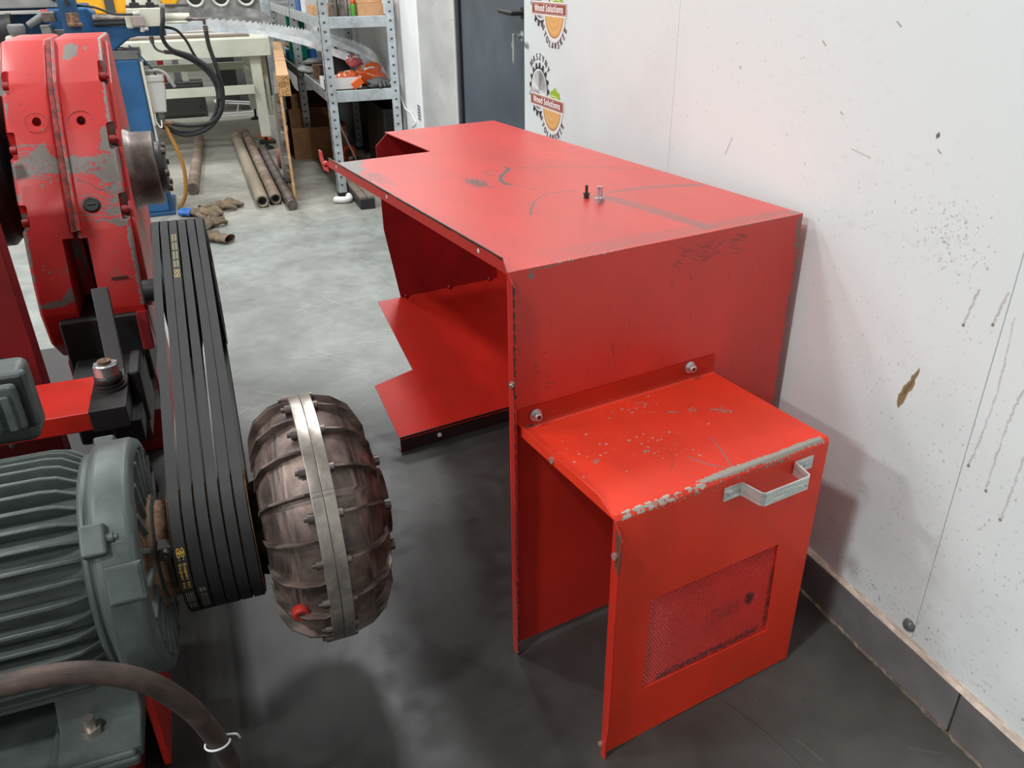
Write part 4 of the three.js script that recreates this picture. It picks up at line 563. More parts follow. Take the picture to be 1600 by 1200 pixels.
{ // frame that carries all of it
  const g = thing('machine_stand', 'dark red welded steel base with a cross beam and big bolt, under the gearbox', 'machine stand');
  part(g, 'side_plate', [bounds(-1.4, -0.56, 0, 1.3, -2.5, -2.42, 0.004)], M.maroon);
  const rd = part(g, 'grease_pipe', capTube([[-0.655, 0.575, -2.425], [-0.655, 0.55, -2.36], [-0.66, 0.48, -2.34], [-0.665, 0.36, -2.33]], 0.008, 24, 8), M.grey); part(rd, 'grommet', lathe([[0.008, 0], [0.022, 0.002], [0.024, -0.006]], 'z', -0.655, 0.575, -2.419, 20), M.black);
  part(g, 'cross_beam', [bounds(-1.3, -0.325, 0.475, 0.53, -2.34, -2.11, 0.004)], M.red, { label: 'bright red cross beam' });
  part(g, 'beam_end', [bounds(-0.41, -0.318, 0.47, 0.5335, -2.345, -2.105, 0.003)], M.blackSteel);
  const st = part(g, 'stud', [cyl(0.0175, 0.1, 'y', -0.362, 0.565, -2.24, 18)], M.rust);
  part(st, 'washer', [cyl(0.043, 0.008, 'y', -0.362, 0.538, -2.24, 28), cyl(0.038, 0.006, 'y', -0.362, 0.548, -2.24, 28), lathe([[0.03, 0], [0.036, 0.008], [0.036, 0.02], [0.028, 0.024]], 'y', -0.362, 0.55, -2.24, 28)], M.blackSteel);
  part(st, 'nut', [hexNut(0.034, 0.03, 'y', -0.362, 0.589, -2.24), cyl(0.0285, 0.003, 'y', -0.362, 0.605, -2.24, 24, 0.026)], M.zinc, { label: 'bright hexagon nut' });
  part(g, 'torque_arm', [bar([-0.368, 0.72, -2.53], [-0.352, 0.5, -2.33], 0.046, 0.03, 0.003), bar([-0.352, 0.535, -2.335], [-0.352, 0.5, -2.25], 0.046, 0.02, 0.003)], M.blackSteel);
  each(g, 'brake_bracket', [bounds(-0.37, -0.295, 0.4, 0.47, -2.34, -2.14, 0.006), bounds(-0.318, -0.285, 0.39, 0.56, -2.42, -2.26, 0.01), bounds(-0.5, -0.3, 0.3, 0.47, -2.62, -2.36, 0.01), bounds(-0.52, -0.285, 0.36, 0.6, -2.95, -2.62, 0.01), hexNut(0.05, 0.04, 'y', -0.33, 0.385, -2.24)], M.black);
  part(g, 'curved_guard', (() => { const A = [], B = []; for (let k = 0; k <= 16; k++) { const a = -0.75 + k * 0.1, q = [0.34 * Math.cos(a) + 2.42, 0.46 + 0.34 * Math.sin(a)]; A.push([-0.345, q[1], -q[0]]); B.push([-0.298, q[1], -q[0]]); } return [quadStrip(A, B), quadStrip(B.map(([x, yy, z]) => [x, yy, z - 0.004]), A.map(([x, yy, z]) => [x, yy, z - 0.004]))]; })(), M.grey);
  part(g, 'base_beam', bounds(-1.3, -0.36, 0, 0.181, -1.76, -1.33, 0.006), M.maroon); part(g, 'base_beam', bounds(-1.3, -0.42, 0.0, 0.14, -3.6, -2.3, 0.006), M.blackSteel);  // rear beam coloured near-black to carry the shade under the gearbox
  part(g, 'base_flange', [bounds(-0.322, -0.307, 0.0, 0.215, -1.62, -1.38, 0.003)], M.red);
  part(g, 'side_drum', lathe([[0, -0.62], [0.24, -0.62], [0.25, -0.61], [0.25, -0.06], [0.23, -0.04], [0.23, 0], [0, 0]], 'x', -0.6, 0.98, -3.12, 40), M.black, { label: 'black drum left of the gearbox' });
  part(g, 'red_lever', bar([-0.7, 1.15, -2.72], [-0.6, 1.19, -2.72], 0.03, 0.04, 0.006), M.red);
  part(g, 'pedestal', [bounds(-0.56, -0.3, 0, 0.4, -3.5, -2.8, 0.006)], M.redDark);
}

// ------------------------------------------------------------------ the far part of the hall
{ // blue machine with its hydraulics
  const g = thing('blue_machine', 'blue hydraulic machine with an ivory valve block and black hoses, behind the red gearbox', 'machine', [-0.5, 0, -6.4]);
  const o = (x, y, z) => [x + 0.5, y, z + 6.4], B = (x0, x1, y0, y1, z0, z1, r) => bounds(x0 + 0.5, x1 + 0.5, y0, y1, z0 + 6.4, z1 + 6.4, r), pts = (a) => a.map((p) => o(...p));
  part(g, 'column', B(-0.78, -0.318, 0.02, 1.045, -6.7, -6.24, 0.012), M.blue);
  part(g, 'foot_plate', [B(-0.82, -0.285, 0, 0.022, -6.75, -6.2, 0.004), slabZ([[0.185, 0.02], [0.215, 0.02], [0.19, 0.34], [0.183, 0.34]], 0.12, 0.04)], M.blueDark);
  part(g, 'side_rail', B(-0.317, -0.302, 0.1, 1.0, -6.3, -6.25, 0.003), M.ivory);
  part(g, 'machined_pad', [B(-0.47, -0.31, 1.045, 1.1, -6.6, -6.24, 0.004)], M.midGrey);
  part(g, 'pad_bolt', [B(-0.44, -0.4, 1.1, 1.115, -6.4, -6.3, 0.004)], M.darkSteel);
  part(g, 'casting', [slabZ([[-0.8, 1.05], [-0.8, 1.36], [-0.56, 1.36], [-0.535, 1.335], [-0.53, 1.25], [-0.118, 1.242], [-0.118, 1.178], [-0.3, 1.18], [-0.345, 1.172], [-0.47, 1.088], [-0.475, 1.05]].map(([x, y]) => [x + 0.5, y]), -0.14, 0.24, 0.014)], M.blue);
  part(g, 'casting_back', [B(-1.15, -0.58, 1.05, 1.38, -6.75, -6.5, 0.02), B(-0.85, -0.6, 1.26, 1.276, -6.5, -6.46, 0.006)], M.blueDark);
  part(g, 'lifting_lug', [B(-0.85, -0.7, 1.17, 1.24, -6.3, -6.28, 0.004)], M.grey);
  const arm = part(g, 'saw_arm', slabZ([[-0.705, 1.1], [-0.715, 1.75], [-0.6, 1.75], [-0.605, 1.3], [-0.585, 1.1]].map(([x, y]) => [x + 0.5, y]), 0.18, 0.1, 0.012), M.blueDark);
  part(arm, 'guide', [B(-0.675, -0.605, 1.27, 1.34, -6.13, -6.1, 0.004), B(-0.672, -0.59, 1.262, 1.282, -6.125, -6.08, 0.004)], M.rust);
  part(arm, 'guide_bolt', cyl(0.014, 0.03, 'z', -0.15, 1.4, 0.29, 12), M.black);
  part(g, 'cylinder_rod', rod(o(-0.54, 1.297, -6.3), o(-0.32, 1.297, -6.3), 0.022), M.brightSteel);
  part(g, 'lower_rod', rod(o(-0.54, 1.263, -6.27), o(-0.32, 1.263, -6.27), 0.014), M.black);
  const vb = part(g, 'valve_block', [B(-0.33, -0.108, 1.242, 1.352, -6.33, -6.2, 0.006)], M.ivory);
  part(vb, 'collar', [B(-0.345, -0.3, 1.235, 1.32, -6.31, -6.19, 0.012)], M.ivory);
  part(vb, 'solenoid', [B(-0.302, -0.232, 1.25, 1.31, -6.195, -6.15, 0.004)], std([0.35, 0.28, 0.26], 0.5));
  part(vb, 'elbow_fitting', [rod(o(-0.25, 1.245, -6.17), o(-0.255, 1.215, -6.17), 0.013), rod(o(-0.25, 1.23, -6.17), o(-0.215, 1.232, -6.17), 0.011), rod(o(-0.29, 1.32, -6.18), o(-0.25, 1.325, -6.18), 0.014)], M.boxGrey);
  for (const [x, w] of [[-0.275, 0.06], [-0.18, 0.05]]) part(vb, 'clamp_knob', [B(x - w / 2, x + w / 2, 1.352, 1.385, -6.29, -6.24, 0.006), B(x - 0.012, x + 0.012, 1.38, 1.42, -6.27, -6.25, 0.004)], M.black);
  part(vb, 'clamp_bar', [B(-0.33, 0.055, 1.352, 1.37, -6.31, -6.28, 0.004)], M.darkGrey);
  part(vb, 'hose_clip', [B(-0.125, -0.09, 1.345, 1.375, -6.26, -6.2, 0.006)], M.grey);
  part(g, 'ram_cylinder', [rod(o(-0.115, 1.292, -6.27), o(0.05, 1.288, -6.27), 0.027, 20), rod(o(-0.1, 1.262, -6.22), o(0.03, 1.262, -6.22), 0.008)], M.ivory);
  part(g, 'pipe_fitting', [rod(o(0.02, 1.278, -6.25), o(0.135, 1.274, -6.25), 0.009), rod(o(0.03, 1.28, -6.25), o(0.06, 1.279, -6.25), 0.015, 6), rod(o(0.136, 1.278, -6.25), o(0.138, 1.24, -6.25), 0.01), rod(o(0.138, 1.235, -6.25), o(0.139, 1.2, -6.25), 0.016)], M.darkSteel);
  const hose = (p, r) => part(g, 'hydraulic_hose', tube(pts(p), r, 70, 10), M.rubber);
  hose([[0.138, 1.21, -6.25], [0.14, 1.115, -6.25], [0.169, 0.951, -6.25], [0.178, 0.803, -6.25], [0.143, 0.677, -6.25], [0.039, 0.575, -6.25], [-0.118, 0.535, -6.28], [-0.274, 0.6, -6.35]], 0.015);
  hose([[-0.107, 1.366, -6.22], [-0.118, 1.28, -6.18], [-0.143, 1.186, -6.2], [-0.111, 1.106, -6.22], [0.02, 1.048, -6.23], [0.128, 0.953, -6.22], [0.163, 0.825, -6.22], [0.148, 0.698, -6.22], [0.08, 0.622, -6.24], [-0.06, 0.6, -6.25], [-0.2, 0.62, -6.27]], 0.014);
  hose([[-0.117, 1.236, -6.24], [-0.05, 1.215, -6.25], [0.0, 1.15, -6.25], [0.035, 1.06, -6.25], [0.08, 0.98, -6.25], [0.15, 0.88, -6.23], [0.15, 0.77, -6.2]], 0.0095);
  hose([[-0.1, 1.078, -6.25], [0.0, 1.03, -6.26], [0.09, 0.955, -6.25], [0.14, 0.85, -6.24], [0.12, 0.7, -6.24], [0.0, 0.57, -6.26], [-0.15, 0.56, -6.3], [-0.29, 0.63, -6.36]], 0.012);
  part(g, 'bent_pipe', [tube(pts([[-0.212, 1.18, -6.27], [-0.213, 1.15, -6.27], [-0.195, 1.1, -6.26], [-0.15, 1.082, -6.25], [-0.11, 1.08, -6.25]]), 0.008, 30, 8), rod(o(-0.15, 1.083, -6.25), o(-0.09, 1.077, -6.25), 0.014), rod(o(-0.212, 1.18, -6.27), o(-0.212, 1.14, -6.27), 0.014)], M.darkSteel);
  part(g, 'hose_end', [rod(o(-0.29, 0.622, -6.28), o(-0.18, 0.62, -6.27), 0.016)], M.rust);
  part(g, 'thin_cable', tube(pts([[-0.62, 1.38, -6.2], [-0.5, 1.365, -6.15], [-0.4, 1.325, -6.15], [-0.29, 1.318, -6.18]]), 0.007, 30, 6), M.rubber);
  part(g, 'thin_cable', tube(pts([[-0.36, 1.13, -6.26], [-0.3, 1.06, -6.24], [-0.25, 0.99, -6.24], [-0.225, 0.92, -6.28]]), 0.006, 30, 6), M.blueDark);
  const sb = part(g, 'limit_switch', [slabZ([[0.195, 0.925], [0.312, 0.93], [0.312, 0.85], [0.29, 0.7], [0.205, 0.7], [0.195, 0.8]], 0.07, 0.09, 0.008), B(-0.308, -0.184, 0.9, 0.94, -6.335, -6.235, 0.006)], M.boxGrey);
  part(sb, 'switch_lever', [tube(pts([[-0.31, 0.975, -6.26], [-0.26, 0.97, -6.25], [-0.21, 0.972, -6.24], [-0.17, 0.95, -6.23], [-0.135, 0.88, -6.22], [-0.125, 0.862, -6.22]]), 0.011, 40, 8), rod(o(-0.29, 0.93, -6.28), o(-0.29, 0.985, -6.27), 0.02)], M.grey);
  part(sb, 'cable_gland', [rod(o(-0.253, 0.7, -6.285), o(-0.253, 0.655, -6.285), 0.026, 12), rod(o(-0.253, 0.655, -6.285), o(-0.25, 0.625, -6.285), 0.018, 12)], M.midGrey);
  part(g, 'switch_bracket', [B(-0.312, -0.296, 0.62, 1.03, -6.3, -6.22, 0.003)], M.ivory);
  part(g, 'amber_cable', tube(pts([[-0.245, 0.64, -6.285], [-0.225, 0.56, -6.27], [-0.19, 0.44, -6.25], [-0.172, 0.3, -6.24], [-0.2, 0.12, -6.25], [-0.26, 0.015, -6.28]]), 0.0135, 50, 10), M.amber);
  part(g, 'white_wire', tube(pts([[-0.29, 0.7, -6.25], [-0.285, 0.63, -6.24], [-0.262, 0.6, -6.24], [-0.255, 0.65, -6.25]]), 0.005, 20, 6), M.white);
  part(g, 'upper_beam', [B(-1.9, -0.69, 1.365, 1.5, -6.5, -6.38, 0.006)], M.grey); part(g, 'thin_beam', [B(-1.9, -0.8, 1.33, 1.352, -6.42, -6.38, 0.004)], M.boxGrey);
  part(g, 'beam_bolt', cyl(0.018, 0.02, 'z', -0.25, 1.42, 0.03, 14), M.black);
  part(g, 'drive_motor', [cyl(0.09, 0.4, 'x', -0.72, 1.24, 0.1, 24), cyl(0.1, 0.03, 'x', -0.52, 1.24, 0.1, 24)], M.black);
  const lv = part(g, 'clamp_lever', [rod(o(-0.9, 1.275, -6.15), o(-0.8, 1.33, -6.15), 0.02, 14, 0.024), lathe([[0, -0.06], [0.025, -0.06], [0.025, -0.03], [0.045, -0.02], [0.05, 0], [0.05, 0.03], [0.042, 0.04], [0, 0.04]], 'y', -0.47, 1.245, 0.25, 24)], M.midGrey);
  part(lv, 'lever_head', [B(-0.81, -0.735, 1.29, 1.35, -6.2, -6.12, 0.01)], M.darkSteel);
  part(g, 'red_tag', [B(-0.82, -0.775, 1.325, 1.36, -6.21, -6.2, 0.003)], M.pink);
  part(g, 'grey_pedestal', slabZ([[-0.33, 1.02], [-0.345, 1.27], [-0.29, 1.27], [-0.26, 1.02]], 0.1, 0.1, 0.006), M.grey);
  part(g, 'side_parts', [B(-1.05, -0.9, 1.1, 1.22, -6.25, -6.15, 0.02)], M.ivory);
}
{ // cream steel table
  const g = thing('steel_table', 'cream painted steel table with a grooved top, behind the hoses', 'table', [0.1, 0, -8.34]);
  const B = (x0, x1, y0, y1, z0, z1, r) => bounds(x0 - 0.1, x1 - 0.1, y0, y1, z0 + 8.34, z1 + 8.34, r);
  part(g, 'front_apron', B(-1.5, 0.724, 0.857, 1.012, -8.4, -8.335, 0.006), M.cream);
  part(g, 'top_plate', B(-1.5, 0.724, 0.99, 1.02, -10.35, -8.4, 0.004), M.cream);
  for (let k = 0; k < 7; k++) part(g, 'top_slat', B(-1.5, 0.56, 1.02, 1.04, -8.62 - k * 0.26, -8.44 - k * 0.26, 0.005), k % 2 ? M.boxGrey : M.woodGrey);
  for (const [x, z] of [[0.53, -8.4], [0.58, -10.3], [-1.4, -8.4], [-1.4, -10.3]]) {
    const l = part(g, 'leg', B(x, x + 0.095, 0.12, 0.99, z - 0.09, z, 0.004), M.cream);
    part(l, 'levelling_foot', [rod([x - 0.06, 0.02, z + 8.3], [x - 0.06, 0.13, z + 8.3], 0.014), lathe([[0, 0.03], [0.03, 0.03], [0.062, 0.012], [0.064, 0], [0, 0]], 'y', x - 0.06, 0, z + 8.3, 20)], M.black);
  }
  part(g, 'front_stretcher', B(-1.4, 0.53, 0.527, 0.607, -8.39, -8.345, 0.004), M.cream);
  part(g, 'rear_stretcher', B(-1.4, 0.58, 0.56, 0.64, -10.38, -10.34, 0.004), M.cream);
  part(g, 'side_stretcher', B(0.56, 0.61, 0.53, 0.6, -10.3, -8.49, 0.004), M.cream);
  part(g, 'inner_post', B(0.645, 0.68, 0.3, 0.99, -8.6, -8.5, 0.003), M.cream);
}
{ // bandsaw blade, a long toothed band lying in a loop over table and shelf
  const rows = [[[-0.167, 1.216, -7.6], [-0.18, 1.12, -7.6]], [[0.224, 1.225, -7.55], [0.209, 1.135, -7.55]], [[0.568, 1.192, -7.5], [0.554, 1.1, -7.5]], [[0.764, 1.164, -7.45], [0.751, 1.068, -7.45]], [[0.935, 1.134, -7.4], [0.924, 1.04, -7.4]], [[1.075, 1.113, -7.3], [1.064, 1.018, -7.3]], [[1.186, 1.081, -7.2], [1.176, 0.986, -7.2]], [[1.321, 1.034, -7.1], [1.311, 0.938, -7.1]], [[1.401, 0.984, -7.0], [1.393, 0.895, -7.0]], [[1.426, 0.918, -6.85], [1.409, 0.835, -6.85]], [[1.39, 0.885, -6.75], [1.36, 0.82, -6.75]], [[1.292, 0.923, -6.75], [1.267, 0.862, -6.75]], [[1.18, 0.971, -6.8], [1.165, 0.915, -6.8]], [[1.045, 1.024, -6.85], [1.034, 0.968, -6.85]], [[0.886, 1.078, -6.9], [0.88, 1.03, -6.9]], [[0.708, 1.119, -7.0], [0.703, 1.08, -7.0]], [[0.535, 1.142, -7.2], [0.531, 1.112, -7.2]], [[0.208, 1.166, -7.4], [0.204, 1.13, -7.4]]];
  const coil = [[[-0.118, 1.254, -8.6], [-0.129, 1.18, -8.6]], [[0.16, 1.268, -8.6], [0.148, 1.19, -8.6]], [[0.439, 1.273, -8.55], [0.426, 1.188, -8.55]], [[0.604, 1.259, -8.5], [0.592, 1.178, -8.5]], [[0.716, 1.227, -8.4], [0.706, 1.155, -8.4]], [[0.765, 1.186, -8.2], [0.751, 1.12, -8.2]], [[0.758, 1.164, -8.0], [0.745, 1.1, -8.0]], [[0.6, 1.15, -7.8], [0.59, 1.08, -7.8]]];
  const band = (R, toothTo) => {
    const V = (p) => new THREE.Vector3(...p), top = new THREE.CatmullRomCurve3(R.map((r) => V(r[0]))), bot = new THREE.CatmullRomCurve3(R.map((r) => V(r[1]))), n = Math.round(top.getLength() / 0.03), pos = [];
    for (let i = 0; i < n; i++) {
      const a = top.getPoint(i / n), b = top.getPoint((i + 1) / n), c = bot.getPoint(i / n), d = bot.getPoint((i + 1) / n), A = a.clone().lerp(c, 0.2), Bq = b.clone().lerp(d, 0.2), tip = a.clone().lerp(b, 0.75);
      pos.push(...A.toArray(), ...c.toArray(), ...Bq.toArray(), ...Bq.toArray(), ...c.toArray(), ...d.toArray());
      if (i / n < toothTo) pos.push(...A.toArray(), ...Bq.toArray(), ...tip.toArray()); else pos.push(...A.toArray(), ...Bq.toArray(), ...a.toArray(), ...a.toArray(), ...Bq.toArray(), ...b.toArray());
    }
    const q = new THREE.BufferGeometry(); q.setAttribute('position', new THREE.Float32BufferAttribute(pos, 3)); q.computeVertexNormals(); return q;
  };
  const bladeMat = std(0xffffff, 0.3, 0.5, { map: mottle(161, [232, 236, 238], 0.14, 0.3) }), darkBlade = std(0xffffff, 0.32, 0.6, { map: mottle(162, [150, 148, 146], 0.25, 0.3) });
  const g = thing('bandsaw_blade', 'long shiny toothed bandsaw blade looped over the cream table and the steel shelf', 'saw blade');
  part(g, 'band', band(rows, 0.62), bladeMat); part(g, 'band_coil', band(coil, 1), darkBlade);
}
{ // board rack edge beside the pipes
  const g = thing('board_partition', 'upright board partition seen edge-on, capped by a thick wooden beam, left of the boxes', 'partition', [0.6, 0, -6.24], -0.092);
  part(g, 'panel', bounds(-0.042, -0.022, 0, 0.755, -3.2, 0.005, 0.002), M.wood);
  const cap = part(g, 'cap_beam', bounds(-0.045, 0.042, 0.755, 0.9, -3.2, 0.0, 0.004), M.wood); part(cap, 'end_grain', bounds(-0.04, 0.038, 0.76, 0.895, 0.0, 0.003), M.chipboard);
  for (let k = 0; k < 7; k++) part(g, 'batten', bounds(-0.075, -0.042, 0.06 + k * 0.1, 0.12 + k * 0.1, -2.1, -0.5 - (k % 3) * 0.06, 0.003), k % 2 ? M.grey : M.woodGrey);
}
{ const g = thing('box_tube', 'rusty square steel tube leaning upright against the board partition', 'steel tube', [0.59, 0, -6.9], 0.05); part(g, 'tube_wall', slabY([[-0.03, -0.03], [0.03, -0.03], [0.03, 0.03], [-0.03, 0.03]], 0, 0.68, [[[-0.025, -0.025], [-0.025, 0.025], [0.025, 0.025], [0.025, -0.025]]]), M.grey); part(g, 'open_end_shade', bounds(-0.031, 0.031, 0, 0.012, -0.031, 0.031, 0.002), M.black); }  // black piece stands for the shade in the open tube end
{ const g = thing('orange_clamp', 'small orange clamp beside the table foot and the pipes', 'clamp', [0.6, 0, -8.72]); part(g, 'jaw', [slabZ([[-0.07, 0.1], [0.02, 0.06], [0.06, 0], [0.02, 0], [-0.02, 0.04], [-0.08, 0.07]], -0.02, 0.04, 0.006)], M.orange); part(g, 'base', [bounds(-0.08, 0.08, 0, 0.035, -0.05, 0.05, 0.01)], M.blackSteel); }
single('caster_wheel', [lathe([[0.02, -0.025], [0.07, -0.025], [0.08, -0.015], [0.08, 0.015], [0.07, 0.025], [0.02, 0.025], [0.02, -0.025]], 'x', 0.6, 0.081, -7.5, 28)], std([0.3, 0.12, 0.09], 0.7), 'reddish brown wheel on the floor right of the three pipes', 'wheel');
{ // pipes on the floor
  const pipe = (label, x0, z0, x1, z1, r, wall, mat, group) => { const g = thing('steel_pipe', label, 'pipe', [x0, r, z0], Math.atan2(-(x1 - x0), -(z1 - z0)), group), L = Math.hypot(x1 - x0, z1 - z0); part(g, 'tube_wall', lathe(wall ? [[r - wall, -L], [r, -L], [r, 0], [r - wall, 0], [r - wall, -L]] : [[0, -L], [r, -L], [r, -0.004], [r - 0.004, 0], [0, 0]], 'z', 0, 0, 0, 28).rotateX(0), mat); if (wall) part(g, 'bore_shade', cyl(r - wall + 0.0005, L - 0.1, 'z', 0, 0, -L / 2, 20), M.black); return g; };  // black cylinder stands for the shade inside a hollow pipe
  const grp = 'steel pipes on the floor';
  pipe('single grey-brown steel bar lying alone on the floor left of the pipes', -0.151, -6.78, -0.043, -9.08, 0.045, 0, M.pipe, grp);
  pipe('left one of two hollow rusty pipes side by side, orange rust on its top', 0.323, -6.14, 0.31, -9.07, 0.048, 0.018, std(0xffffff, 0.75, 0.15, { map: canvasTex(64, 1024, (x, w, h) => { const r = rng(131); x.fillStyle = '#8f8472'; x.fillRect(0, 0, w, h); flakes(x, 200, 32, 500, 60, 900, r, 2, 9, '#766a5c'); flakes(x, 80, 32, 790, 30, 170, r, 4, 18, '#a5663c'); }) }), grp);
  pipe('right one of two hollow rusty pipes side by side, yellowish near its end', 0.424, -6.19, 0.415, -9.17, 0.044, 0.018, M.pipe, grp);
  pipe('solid grey steel bar right of the two hollow pipes, nearest the board partition', 0.518, -5.98, 0.506, -8.25, 0.039, 0, M.darkSteel, grp);
}
{ // gloves
  const r = rng(141);
  const glove = (label, x, z, turn, blueCuff, lift = 0) => {
    const g = thing('work_glove', label, 'glove', [x, lift, z], turn, 'work gloves on the floor'), palm = new THREE.SphereGeometry(0.06, 18, 12).scale(1.25, 0.5, 0.85).translate(0, 0.034, 0), p = palm.attributes.position;
    for (let i = 0; i < p.count; i++) { const k = 1 + 0.12 * Math.sin(p.getX(i) * 90) * Math.cos(p.getZ(i) * 70); p.setY(i, Math.max(0.002, p.getY(i) * k)); } palm.computeVertexNormals();
    part(g, 'palm', palm, M.cloth);
    for (let k = 0; k < 4; k++) part(g, 'finger', capTube([[0.05, 0.036, -0.04 + k * 0.027], [0.1, 0.05 - 0.006 * k, -0.055 + k * 0.034], [0.14 + 0.012 * (k % 2), 0.022, -0.06 + k * 0.036 + r() * 0.02]], 0.0155, 14, 8), M.cloth);
    part(g, 'thumb', capTube([[0.0, 0.03, 0.045], [0.035, 0.035, 0.085], [0.075, 0.02, 0.1]], 0.016, 14, 8), M.cloth);
    part(g, 'cuff', lathe([[0.046, 0], [0.05, 0.02], [0.044, 0.05], [0.052, 0.085], [0.048, 0.086], [0.04, 0.05]], 'x', 0, 0, 0, 20).scale(1, 0.55, 1).rotateY(Math.PI).translate(-0.055, 0.03, 0), blueCuff ? M.blueBox : M.cloth);
    return g;
  };
  glove('brown work glove lying nearest the belts on the grey floor', -0.06, -5.42, 2.4, false);
  glove('brown work glove with a bit of blue, in the heap by the amber cable', -0.12, -6.08, -0.5, true);
  glove('brown work glove on the right of the heap by the amber cable', 0.02, -6.22, 0.35, false);
  glove('brown work glove at the front of the heap, above the nearest glove', -0.08, -5.75, 1.2, false);
}
{ // galvanised shelving
  const g = thing('shelving_unit', 'galvanised steel shelving unit with punched posts, left of the white cladding', 'shelves', [1.15, 0, -6.25]);
  const B = (x0, x1, y0, y1, z0, z1, r) => bounds(x0 - 1.15, x1 - 1.15, y0, y1, z0 + 6.25, z1 + 6.25, r);
  for (const [x, z] of [[0.9, -6.244], [1.375, -6.244], [0.9, -8.0], [1.375, -8.0], [0.9, -9.75], [1.375, -9.75]]) {
    const right = x > 1.2, a = right ? x + 0.06 : x, p = part(g, 'post', [B(x, x + 0.065, 0.02, 2.4, z - 0.003, z, 0), right ? B(x + 0.062, x + 0.065, 0.02, 2.4, z - 0.06, z, 0) : B(x, x + 0.003, 0.02, 2.4, z - 0.06, z, 0)], M.galv);
    const slots = []; for (let k = 0; k < 34; k++) { slots.push(B(x + 0.024, x + 0.04, 0.08 + k * 0.06, 0.094 + k * 0.06, z - 0.004, z + 0.0008)); if (!right) slots.push(B(x - 0.0008, x + 0.004, 0.08 + k * 0.06, 0.096 + k * 0.06, z - 0.04, z - 0.026)); }
    part(p, 'punched_slots', slots, M.darkGrey, { kind: 'stuff' });
    part(p, 'plastic_foot', B(x - 0.004, x + 0.069, 0, 0.03, z - 0.064, z + 0.004, 0.006), M.black);
  }
  for (const [y, h] of [[0.688, 0.08], [1.187, 0.075], [2.2, 0.075]]) {
    for (const [z0, z1] of [[-6.3, -8.0], [-8.06, -9.72]]) { part(g, 'side_beam', B(0.903, 0.918, y, y + h, z1, z0, 0.003), M.galv); part(g, 'side_beam', B(1.42, 1.435, y, y + h, z1, z0, 0.003), M.galv); }
    for (const z of [-6.245, -9.735]) part(g, 'end_beam', B(0.965, 1.378, y, y + h, z - 0.012, z - 0.002, 0.003), M.galv);
    part(g, 'shelf_board', B(0.918, 1.42, y + h - 0.022, y + h - 0.004, -9.72, -6.26), M.midGrey);
  }
}
const ONLOW = 0.7645, ONHIGH = 1.2585;
